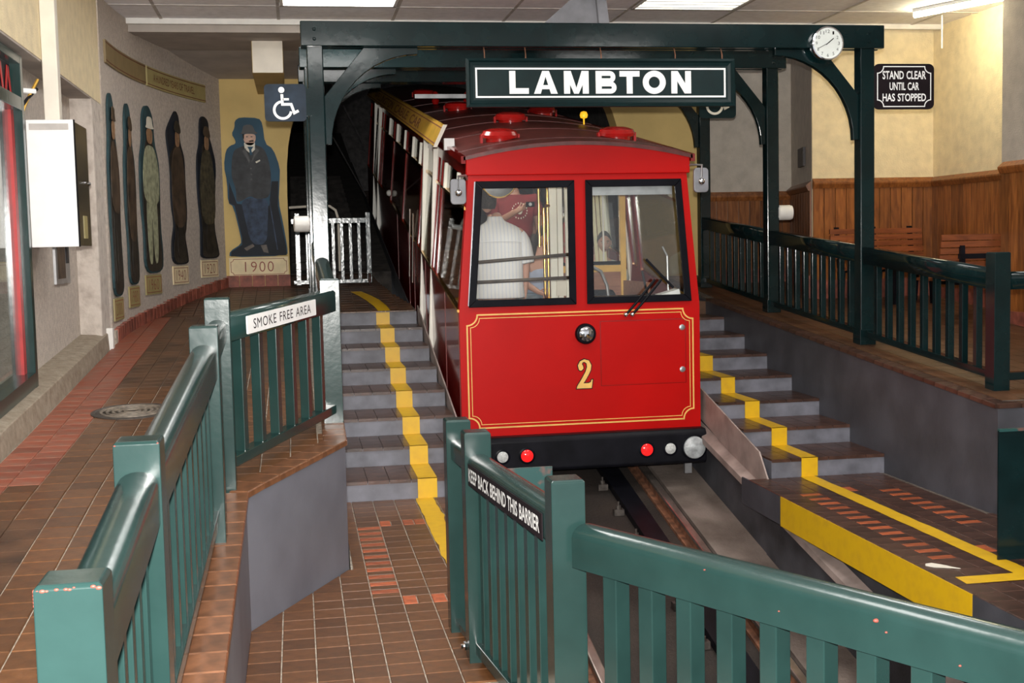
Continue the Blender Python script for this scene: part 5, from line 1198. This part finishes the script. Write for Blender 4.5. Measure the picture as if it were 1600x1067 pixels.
# ---- inside of the car
fl_ = MB(); fl_.loft([[(CX-.93, y, .38+SL*(y-YF)), (CX+.93, y, .38+SL*(y-YF)), (CX+.93, y, .46+SL*(y-YF)), (CX-.93, y, .46+SL*(y-YF))] for y in (YF+.06, YR-.1)]); put('cabin_floor', fl_, 'dado', car)
mb = MB(); mb.loft([[(CX-.86, y, 2.36+SL*(y-YF)), (CX+.86, y, 2.36+SL*(y-YF)), (CX+.86, y, 2.39+SL*(y-YF)), (CX-.86, y, 2.39+SL*(y-YF))] for y in (YF+.06, YR-.1)]); put('cabin_ceiling', mb, 'cream', car)
put('cabin_lamp', MB().loft([[(CX-.25, y, 2.345+SL*(y-YF)), (CX-.15, y, 2.345+SL*(y-YF)), (CX-.15, y, 2.36+SL*(y-YF)), (CX-.25, y, 2.36+SL*(y-YF))] for y in (10.7, 12.6)]), 'interior_lamp', car, label='lit strip lamp on the cabin ceiling')  # made-up glowing strip, added to light the inside of the car
# driver's compartment on the right: half partition, seat, rail, blind, dashboard
put('partition', MB().box(CX+.07, CX+.62, 10.95, 10.98, .5, 1.48), 'dado', car); put('partition_trim', MB().box(CX+.05, CX+.65, 10.935, 10.95, 1.48, 1.54), 'gold', car); put('partition_post', MB().box(CX+.60, CX+.65, 10.93, 10.98, .5, 2.45), 'gold', car)
put('partition_window_rail', MB().box(CX+.07, CX+.62, 10.94, 10.97, 1.545, 1.575), 'black', car); put('partition_window_post', MB().box(CX+.44, CX+.452, 10.94, 10.96, 1.57, 2.45), 'off_white', car)
put('partition_pane', MB().box(CX+.07, CX+.60, 10.955, 10.96, 1.57, 2.40), 'pane', car)
put('side_partition', MB().prism([(CX+.62, 10.2, .5), (CX+.66, 10.2, .5), (CX+.66, 10.95, .5), (CX+.62, 10.95, .5)], (0, 0, .9)), 'dado', car)
for x in (CX+.52, CX+.56, CX+.60): put('door_post', MB().beam((x, 11.3, .6), (x-.10, 11.3, 2.5), .018, .03), 'cream_strip', car)
ds = put('driver_seat', MB().prism([(CX+.08, 10.60, z_) for z_ in ()] or [(CX+.08, 10.60, .75), (CX+.52, 10.60, .75), (CX+.50, 10.64, 1.24), (CX+.46, 10.66, 1.33), (CX+.14, 10.66, 1.33), (CX+.10, 10.64, 1.25)], (0, .10, 0)), 'black', car, bevel=.02)
put('grab_rail', MB().tube([(CX+.17, 10.3, 1.55), (CX+.26, 10.3, 1.50), (CX+.31, 10.3, 1.38), (CX+.33, 10.3, 1.2)], .014, 8), 'steel', car, smooth=True)
put('sun_blind', MB().box(CX+.10, CX+.80, YF+.06, YF+.075, 2.13, 2.22), 'steel', car, label='grey pull-down blind')
put('dashboard', MB().box(CX+.04, CX+.93, YF+.05, YF+.28, .9, 1.30), 'black', car, bevel=.01)
put('lever', MB().tube([(CX+.80, YF+.2, 1.28), (CX+.80, YF+.22, 1.62), (CX+.76, YF+.22, 1.70)], .010, 8), 'steel', car); put('lever', MB().tube([(CX+.62, YF+.2, 1.28), (CX+.58, YF+.22, 1.5)], .010, 8), 'black', car)
put('poster', MB().box(CX+.08, CX+.24, 10.925, 10.932, 1.57, 1.72), 'shop_red', car); put('poster', MB().box(CX+.08, CX+.15, 10.925, 10.932, 1.75, 1.93), 'shop_red', car)
put('poster_text', MB().box(CX+.10, CX+.22, 10.921, 10.925, 1.58, 1.64), 'sign_black', car); put('poster_text', MB().box(CX+.09, CX+.14, 10.921, 10.925, 1.78, 1.88), 'white', car)
put('loose_paper', MB().prism([(CX+.68, YF+.055, 1.30), (CX+.86, YF+.055, 1.30), (CX+.85, YF+.055, 1.345)], (0, .15, 0)), 'white', car)
# brass poles, white door posts
for x, y, z0_, z1_ in ((2.075, 10.6, 1.72, 2.42), (2.155, 10.62, .6, 2.42), (2.118, 10.60, 1.30, 2.05)): put('brass_pole', MB().tube([(x, y, z0_), (x, y, z1_)], .013, 10), 'brass', car, smooth=True)
put('brass_loop', MB().tube([(2.118, 10.6, 2.04), (2.14, 10.6, 2.07), (2.17, 10.61, 2.07)], .014, 8).tube([(2.118, 10.6, 1.31), (2.13, 10.6, 1.27), (2.17, 10.61, 1.265)], .014, 8), 'brass', car, smooth=True)
for x, w_ in ((2.255, .030), (2.315, .022), (2.385, .020)): put('white_post', MB().box(x-w_, x+w_, 10.86, 10.90, .6, 2.42), 'white_post', car, label='cream painted door post')
put('notice', MB().box(2.27, 2.36, 10.845, 10.855, 1.28, 1.42), 'cream', car)
# round mirror
mr_ = put('round_mirror', MB().lathe((1.655, 10.13, 2.28), (.0, -1, -.12), [(.148, 0), (.155, .012), (.148, .022)], 36), 'brass', car, smooth=True)
put('mirror_back', MB().lathe((1.655, 10.125, 2.28), (0, -1, -.12), [(.143, .0), (.143, .021), (.1, .03), (.0, .034)], 36), 'steel', mr_, smooth=True)
put('tape_patch', MB().prism([(1.62, 10.086, 2.24), (1.69, 10.086, 2.22), (1.71, 10.086, 2.30), (1.65, 10.086, 2.32)], (0, .004, 0)), 'concrete', mr_)
# seats further back
for k in range(4):
    y = 12.1+k*1.5
    for sd in (-1, 1): put('cabin_seat', MB().box(CX+sd*.62-.26, CX+sd*.62+.26, y, y+.42, .46+SL*(y-YF), .86+SL*(y-YF)).box(CX+sd*.62-.26, CX+sd*.62+.26, y+.36, y+.42, .86+SL*(y-YF), 1.35+SL*(y-YF)), 'dado', car, bevel=.02)
# ================================================================== PEOPLE in the car
def skin_mesh(nm, V_, E_, Rr, m_, parent=None, sub=2, root=0):
    me = bpy.data.meshes.new(nm); me.from_pydata([Vector(v) for v in V_], E_, [])
    o = bpy.data.objects.new(nm, me); COL.objects.link(o); md = o.modifiers.new('skin', 'SKIN'); md.use_smooth_shade = True; md.branch_smoothing = .4
    for i, sv in enumerate(me.skin_vertices[0].data):
        r = Rr[i]; sv.radius = r if isinstance(r, tuple) else (r, r); sv.use_root = (i == root)
    s = o.modifiers.new('sub', 'SUBSURF'); s.levels = sub; s.render_levels = sub
    me.materials.append(MATS[m_])
    if parent: child(o, parent)
    return o
def head_mesh(c, yawd, pitchd, k=1.):
    """head with brow, nose, chin and ears; faces -Y when yawd = 0"""
    mb = MB(); nu, nv = 28, 20; vs = []; fs = []
    R_ = Matrix.Rotation(math.radians(yawd), 3, 'Z') @ Matrix.Rotation(math.radians(pitchd), 3, 'X'); c = Vector(c)
    for i in range(nv+1):
        t = math.pi*i/nv
        for j in range(nu):
            a = 2*math.pi*j/nu; x = math.sin(t)*math.cos(a)*.070; y = math.sin(t)*math.sin(a)*.088; z = math.cos(t)*.108
            f = max(0, -math.sin(a)*math.sin(t))
            if z < -.02: x *= 1-.34*(-z-.02)/.09; y = y*(1-.16*(-z-.02)/.09)
            if f > .55 and -.052 < z < .005: y -= .026*max(0, 1-abs(x)/.017)*max(0, 1-abs(z+.025)/.035)      # nose
            if f > .5 and .0 < z < .02: y += .009*max(0, 1-abs(abs(x)-.03)/.02)                                 # eye sockets
            if f > .5 and -.078 < z < -.05: y -= .006*max(0, 1-abs(x)/.03)                                      # lips
            vs.append(c+R_ @ (Vector((x, y, z))*k))
    for i in range(nv):
        for j in range(nu): fs.append((i*nu+j, (i+1)*nu+j, (i+1)*nu+(j+1) % nu, i*nu+(j+1) % nu))
    mb.add(vs, fs)
    for sd in (-1, 1): mb.ell(c+R_ @ (Vector((sd*.072, .008, -.012))*k), .010*k, .020*k, .030*k, 10, 8, R_)
    return mb, R_
def hair_mesh(c, R_, k=1., back=-.05, front=.035, vol=1.10):
    mb = MB(); nu, nv = 28, 16; vs = []; fs = []
    for i in range(nv+1):
        for j in range(nu):
            a = 2*math.pi*j/nu; fr = max(0, -math.sin(a)); lim = back+(front-back)*fr**.8
            tmax = math.acos(max(-.95, min(.95, lim/.108))); t = tmax*i/nv; w_ = vol+.015*math.sin(a*7)*math.sin(t*5)
            vs.append(Vector(c)+R_ @ (Vector((math.sin(t)*math.cos(a)*.072, math.sin(t)*math.sin(a)*.092, math.cos(t)*.108))*k*w_))
    for i in range(nv):
        for j in range(nu): fs.append((i*nu+j, (i+1)*nu+j, (i+1)*nu+(j+1) % nu, i*nu+(j+1) % nu))
    mb.add(vs, fs); return mb
def eyes(t, c, R_, k=1.):
    for sd in (-1, 1):
        e = put('eye', MB().ell(Vector(c)+R_ @ (Vector((sd*.029, -.074, .010))*k), .010*k, .006*k, .006*k, 10, 6, R_), 'p_white', t, smooth='all')
        put('iris', MB().ell(Vector(c)+R_ @ (Vector((sd*.029, -.079, .010))*k), .005*k, .003*k, .005*k, 8, 6, R_), 'hair_dark', e, smooth='all')
        put('eyebrow', MB().ell(Vector(c)+R_ @ (Vector((sd*.029, -.080, .027))*k), .017*k, .005*k, .004*k, 10, 6, R_), 'hair_brown', t, smooth='all')
    put('mouth', MB().ell(Vector(c)+R_ @ (Vector((0, -.080, -.062))*k), .020*k, .006*k, .006*k, 10, 6, R_), 'maroon_print', t, smooth='all')
def person(lab, loc): return thing('person', lab, 'person', loc)
def hand_geom(V_, E_, Rr, wrist, d, side, curl, k=1., held=False, base=0):
    """palm and five bent fingers appended to a skin skeleton: d points from wrist to knuckles, side to the thumb, curl towards the palm"""
    d, side, curl = Vector(d).normalized(), Vector(side).normalized(), Vector(curl).normalized(); W_ = Vector(wrist); n0 = base
    i0 = len(V_); V_.append(W_+d*.045*k); Rr.append((.030*k, .016*k)); E_.append((n0, i0))
    for f, (off, ln) in enumerate(((.026, .062), (.009, .070), (-.009, .066), (-.025, .052))):
        b = W_+d*.075*k+side*off*k; prev = i0; seg = ln*k/3
        dirs = (d+curl*(.25 if not held else .6), d*.8+curl*(.6 if not held else 1.2), d*.5+curl*(.9 if not held else 1.6))
        i = len(V_); V_.append(b); Rr.append(.0095*k); E_.append((prev, i)); prev = i; p = b
        for dd in dirs:
            p = p+dd.normalized()*seg*1.3; i = len(V_); V_.append(p); Rr.append(.0080*k); E_.append((prev, i)); prev = i
    b = W_+d*.025*k+side*.032*k; i = len(V_); V_.append(b); Rr.append(.012*k); E_.append((i0, i)); prev = i; p = b
    for dd in (side*.8+d*.7, d+curl*.3+side*.2): p = p+dd.normalized()*.028*k; i = len(V_); V_.append(p); Rr.append(.0095*k); E_.append((prev, i)); prev = i

K = .90
# --- 1: standing, back to the window, striped white shirt
fx, fy, fz = 1.69, 10.46, .575
t = person('person seen from behind in a pale striped short-sleeved shirt and jeans at the left window', (fx, fy, fz))
V_ = [(fx, fy, fz+.74), (fx, fy, fz+.95), (fx, fy-.01, fz+1.20), (fx, fy+.0, fz+1.36), (fx-.01, fy+.02, fz+1.45),
      (fx-.19, fy, fz+1.30), (fx-.245, fy-.01, fz+1.04), (fx-.25, fy+.05, fz+.80), (fx+.19, fy, fz+1.30), (fx+.235, fy-.02, fz+1.04), (fx+.225, fy+.00, fz+.80),
      (fx-.09, fy, fz+.68), (fx-.10, fy-.01, fz+.38), (fx-.10, fy, fz+.06), (fx-.10, fy+.12, fz+.03), (fx+.09, fy, fz+.68), (fx+.10, fy-.01, fz+.38), (fx+.10, fy, fz+.06), (fx+.10, fy+.12, fz+.03)]
E_ = [(0, 1), (1, 2), (2, 3), (3, 4), (2, 5), (5, 6), (6, 7), (2, 8), (8, 9), (9, 10), (0, 11), (11, 12), (12, 13), (13, 14), (0, 15), (15, 16), (16, 17), (17, 18)]
Rr = [.10, .09, .085, .055, .05, .050, .042, .030, .050, .042, .030, .085, .058, .04, .035, .085, .058, .04, .035]
hand_geom(V_, E_, Rr, V_[10], (0, .05, -1), (0, 1, 0), (-1, 0, 0), K, base=10); hand_geom(V_, E_, Rr, V_[7], (0, .05, -1), (0, 1, 0), (1, 0, 0), K, base=7)
skin_mesh('body', V_, E_, Rr, 'skin', t)
hc = (fx-.075, fy+.05, fz+1.545); mb, HR = head_mesh(hc, 200, -8, K*1.05); put('head', mb, 'skin', t, smooth='all'); put('hair', hair_mesh(hc, HR, K*1.05, -.062, .05, 1.10), 'hair_brown', t, smooth='all'); eyes(t, hc, HR, K*1.05)
def loft_shirt(rings, sleeves, m_, t, nm='shirt', n=36):
    mb = MB(); R2 = []
    for z, rx, ry, cx, cy in rings:
        R2.append([(cx+rx*math.copysign(abs(math.cos(2*math.pi*k/n))**.8, math.cos(2*math.pi*k/n))*(1+.012*math.sin(k*1.7+z*9)), cy+ry*math.copysign(abs(math.sin(2*math.pi*k/n))**.8, math.sin(2*math.pi*k/n))*(1+.03*math.sin(k*2.3+z*14)), z) for k in range(n)])
    mb.loft(R2, caps=False)
    for pts, rs in sleeves: mb.tube(pts, rs, 18, caps=False)
    o = put(nm, mb, m_, t, smooth='all'); sd = o.modifiers.new('cloth', 'SOLIDIFY'); sd.thickness = .004; sb = o.modifiers.new('sub', 'SUBSURF'); sb.levels = 1; sb.render_levels = 1
    return o
fs = fz
loft_shirt([(fs+.715, .222, .150, fx, fy), (fs+.80, .212, .140, fx, fy), (fs+.92, .208, .132, fx, fy), (fs+1.05, .215, .135, fx, fy), (fs+1.15, .222, .135, fx, fy), (fs+1.23, .226, .125, fx, fy), (fs+1.285, .212, .108, fx, fy), (fs+1.325, .165, .092, fx, fy+.005), (fs+1.355, .105, .080, fx-.01, fy+.01), (fs+1.372, .070, .070, fx-.015, fy+.015), (fs+1.412, .060, .062, fx-.02, fy+.02)],
    [([(fx+.16, fy, fs+1.25), (fx+.195, fy, fs+1.20), (fx+.222, fy-.01, fs+1.10), (fx+.238, fy-.015, fs+1.00)], [.075, .088, .080, .072]), ([(fx-.16, fy, fs+1.25), (fx-.195, fy, fs+1.20), (fx-.222, fy-.01, fs+1.10), (fx-.238, fy-.015, fs+1.00)], [.075, .088, .080, .072])], 'shirt_stripe', t)
put('yoke_seam', MB().tube([(fx-.20, fy-.118, fs+1.19), (fx-.1, fy-.140, fs+1.197), (fx, fy-.144, fs+1.20), (fx+.1, fy-.140, fs+1.197), (fx+.20, fy-.118, fs+1.19)], .004, 6), 'shirt_white', t)
skin_mesh('trousers', [(fx, fy, fz+.74), (fx-.10, fy, fz+.64), (fx-.10, fy-.01, fz+.38), (fx-.10, fy, fz+.07), (fx+.10, fy, fz+.64), (fx+.10, fy-.01, fz+.38), (fx+.10, fy, fz+.07)], [(0, 1), (1, 2), (2, 3), (0, 4), (4, 5), (5, 6)], [(.19, .135), .105, .085, .07, .105, .085, .07], 'denim', t)
# --- 2: further up the car, maroon T-shirt, arm raised with a small camera
gx, gy, gz = 2.17, 12.35, .87
t = person('person in a maroon T-shirt with a round white print holding up a small camera', (gx, gy, gz))
V_ = [(gx, gy, gz+.82), (gx, gy, gz+1.0), (gx, gy, gz+1.22), (gx, gy, gz+1.38), (gx, gy-.01, gz+1.46), (gx-.20, gy, gz+1.34), (gx-.26, gy-.08, gz+1.06), (gx-.02, gy-.28, gz+1.20),
      (gx+.20, gy, gz+1.34), (gx+.25, gy, gz+1.06), (gx+.23, gy-.04, gz+.82), (gx-.09, gy, gz+.72), (gx-.10, gy, gz+.4), (gx-.10, gy, gz+.05), (gx-.10, gy-.12, gz+.03), (gx+.09, gy, gz+.72), (gx+.10, gy, gz+.4), (gx+.10, gy, gz+.05), (gx+.10, gy-.12, gz+.03)]
E_ = [(0, 1), (1, 2), (2, 3), (3, 4), (2, 5), (5, 6), (6, 7), (2, 8), (8, 9), (9, 10), (0, 11), (11, 12), (12, 13), (13, 14), (0, 15), (15, 16), (16, 17), (17, 18)]
Rr = [(.14, .105), (.14, .10), (.15, .10), .055, .05, .065, .042, .030, .065, .042, .030, .085, .058, .04, .035, .085, .058, .04, .035]
hand_geom(V_, E_, Rr, V_[7], (.8, -.1, .45), (0, 0, 1), (0, 1, 0), K, True, base=7); hand_geom(V_, E_, Rr, V_[10], (0, 0, -1), (0, -1, 0), (-1, 0, 0), K, base=10)
skin_mesh('body', V_, E_, Rr, 'skin_dark', t)
hc = (gx, gy-.02, gz+1.57); mb, HR = head_mesh(hc, -20, 10, K); put('head', mb, 'skin_dark', t, smooth='all'); put('hair', hair_mesh(hc, HR, K), 'hair_dark', t, smooth='all'); eyes(t, hc, HR, K)
skin_mesh('tee_shirt', [(gx, gy, gz+.90), (gx, gy, gz+1.0), (gx, gy, gz+1.22), (gx, gy, gz+1.36), (gx-.20, gy, gz+1.33), (gx-.25, gy-.05, gz+1.14), (gx+.20, gy, gz+1.33), (gx+.24, gy, gz+1.14)], [(0, 1), (1, 2), (2, 3), (2, 4), (4, 5), (2, 6), (6, 7)], [(.215, .14), (.21, .14), (.205, .135), (.10, .085), .088, .075, .088, .075], 'tee_maroon', t)
skin_mesh('trousers', [(gx, gy, gz+.78), (gx-.10, gy, gz+.68), (gx-.10, gy, gz+.4), (gx-.10, gy, gz+.07), (gx+.10, gy, gz+.68), (gx+.10, gy, gz+.4), (gx+.10, gy, gz+.07)], [(0, 1), (1, 2), (2, 3), (0, 4), (4, 5), (5, 6)], [(.18, .125), .10, .08, .065, .10, .08, .065], 'cream', t)
mb = MB()
for k in range(18): 
    a = 2*math.pi*k/18; mb.ell((gx+.03+math.cos(a)*.075, gy-.128, gz+1.205+math.sin(a)*.075), .006, .004, .009, 6, 4)
mb.ell((gx+.03, gy-.131, gz+1.21), .030, .010, .042, 12, 8); put('shirt_print', mb, 'p_white', t)
cm = thing('compact_camera', 'small dark compact camera held up in a hand inside the car', 'camera', (gx+.10, gy-.33, gz+1.26))
put('body', MB().box(gx+.055, gx+.14, gy-.35, gy-.325, gz+1.235, gz+1.285), 'black_gloss', cm, bevel=.005); put('lens', MB().lathe((gx+.095, gy-.35, gz+1.26), (0, -1, 0), [(.018, 0), (.016, .012), (.006, .012)], 14), 'steel', cm)
# --- 3: seated with long dark hair and pale blue top
sx, sy, sz = 2.235, 11.38, .70
t = person('seated person with long dark hair and a pale blue sleeveless top behind the brass poles', (sx, sy, sz))
V_ = [(sx, sy, sz+.50), (sx, sy, sz+.70), (sx, sy, sz+.88), (sx, sy, sz+.985), (sx, sy-.01, sz+1.04), (sx-.14, sy, sz+.90), (sx-.185, sy-.06, sz+.70), (sx-.06, sy-.24, sz+.60), (sx+.14, sy, sz+.90), (sx+.185, sy-.06, sz+.70), (sx+.04, sy-.24, sz+.60),
      (sx-.08, sy-.04, sz+.48), (sx-.10, sy-.36, sz+.47), (sx-.10, sy-.36, sz+.08), (sx-.10, sy-.46, sz+.03), (sx+.08, sy-.04, sz+.48), (sx+.10, sy-.36, sz+.47), (sx+.10, sy-.36, sz+.08), (sx+.10, sy-.46, sz+.03)]
E_ = [(0, 1), (1, 2), (2, 3), (3, 4), (2, 5), (5, 6), (6, 7), (2, 8), (8, 9), (9, 10), (0, 11), (11, 12), (12, 13), (13, 14), (0, 15), (15, 16), (16, 17), (17, 18)]
Rr = [(.13, .10), (.11, .085), (.115, .08), .045, .04, .05, .036, .026, .05, .036, .026, .08, .06, .04, .032, .08, .06, .04, .032]
hand_geom(V_, E_, Rr, V_[7], (.6, -.6, -.2), (0, 0, 1), (.3, 0, -1), K*.9, base=7); hand_geom(V_, E_, Rr, V_[10], (-.6, -.6, -.2), (0, 0, 1), (-.3, 0, -1), K*.9, base=10)
skin_mesh('body', V_, E_, Rr, 'skin', t)
hc = (sx+.03, sy-.02, sz+1.115); mb, HR = head_mesh(hc, 18, 8, K*.95); put('head', mb, 'skin', t, smooth='all'); eyes(t, hc, HR, K*.95)
put('hair', hair_mesh(hc, HR, K*.95, -.07, .045, 1.13), 'hair_dark', t, smooth='all')
mb = MB()
for i in range(9):
    a = math.pi*(.02+.96*i/8); x = math.cos(a)*.078; y = math.sin(a)*.085
    mb.tube([(hc[0]+x, hc[1]+y, hc[2]+.02), (hc[0]+x*1.25, hc[1]+y*1.05, hc[2]-.10), (hc[0]+x*1.35+.012*math.sin(i*3), hc[1]+y*1.1-.01, hc[2]-.20), (hc[0]+x*1.25, hc[1]+y*1.0-.02, hc[2]-.30+.03*math.sin(i*2.))], [.03, .036, .032, .008], 8)
put('long_hair', mb, 'hair_dark', t, smooth='all')
skin_mesh('top', [(sx, sy, sz+.50), (sx, sy, sz+.70), (sx, sy, sz+.84)], [(0, 1), (1, 2)], [(.17, .13), (.155, .12), (.15, .11)], 'top_blue', t)
skin_mesh('shorts', [(sx, sy, sz+.48), (sx-.09, sy-.06, sz+.48), (sx-.10, sy-.24, sz+.475), (sx+.09, sy-.06, sz+.48), (sx+.10, sy-.24, sz+.475)], [(0, 1), (1, 2), (0, 3), (3, 4)], [(.16, .12), .10, .085, .10, .085], 'shorts', t)
put('seat_block', MB().box(sx-.24, sx+.24, sy-.16, sy+.16, .5+SL*(sy-YF), sz+.40), 'dado', car, bevel=.02)
# --- 4: seated behind the driver's partition, looking down
dx, dy, dz = 2.80, 11.45, .70
t = person('seated person in a pale shirt looking down behind the partition at the right window', (dx, dy, dz))
V_ = [(dx, dy, dz+.42), (dx, dy-.01, dz+.62), (dx, dy-.03, dz+.80), (dx, dy-.06, dz+.915), (dx, dy-.10, dz+.965), (dx-.18, dy-.03, dz+.82), (dx-.22, dy-.12, dz+.60), (dx-.10, dy-.30, dz+.58), (dx+.18, dy-.03, dz+.82), (dx+.22, dy-.12, dz+.60), (dx+.10, dy-.30, dz+.58),
      (dx-.09, dy-.05, dz+.40), (dx-.11, dy-.40, dz+.40), (dx-.11, dy-.40, dz+.05), (dx-.11, dy-.50, dz+.03), (dx+.09, dy-.05, dz+.40), (dx+.11, dy-.40, dz+.40), (dx+.11, dy-.40, dz+.05), (dx+.11, dy-.50, dz+.03)]
Rr = [(.14, .11), (.14, .10), (.145, .10), .055, .05, .065, .042, .030, .065, .042, .030, .085, .065, .045, .035, .085, .065, .045, .035]
E_ = list(E_[:18])
hand_geom(V_, E_, Rr, V_[7], (.6, -.6, 0), (0, 0, 1), (.3, 0, -1), K, True, base=7); hand_geom(V_, E_, Rr, V_[10], (-.6, -.6, 0), (0, 0, 1), (-.3, 0, -1), K, True, base=10)
skin_mesh('body', V_, E_, Rr, 'skin', t)
hc = (dx+.02, dy-.16, dz+1.05); mb, HR = head_mesh(hc, -8, 14, K); put('head', mb, 'skin', t, smooth='all'); put('hair', hair_mesh(hc, HR, K, -.04, .078, 1.05), 'hair_brown', t, smooth='all'); eyes(t, hc, HR, K)
skin_mesh('shirt', [(dx, dy, dz+.42), (dx, dy, dz+.62), (dx, dy-.03, dz+.79), (dx, dy-.06, dz+.88), (dx-.19, dy-.03, dz+.81), (dx-.225, dy-.10, dz+.66), (dx+.19, dy-.03, dz+.81), (dx+.225, dy-.10, dz+.66)], [(0, 1), (1, 2), (2, 3), (2, 4), (4, 5), (2, 6), (6, 7)], [(.19, .15), (.185, .14), (.18, .13), (.085, .08), .085, .07, .085, .07], 'shirt_pale', t)
skin_mesh('trousers', [(dx, dy, dz+.40), (dx-.10, dy-.08, dz+.40), (dx-.11, dy-.38, dz+.40), (dx-.11, dy-.40, dz+.07), (dx+.10, dy-.08, dz+.40), (dx+.11, dy-.38, dz+.40), (dx+.11, dy-.40, dz+.07)], [(0, 1), (1, 2), (2, 3), (0, 4), (4, 5), (5, 6)], [(.17, .13), .10, .085, .06, .10, .085, .06], 'denim', t)
put('seat_block', MB().box(dx-.26, dx+.26, dy-.18, dy+.18, .5+SL*(dy-YF), dz+.30), 'dado', car, bevel=.02)
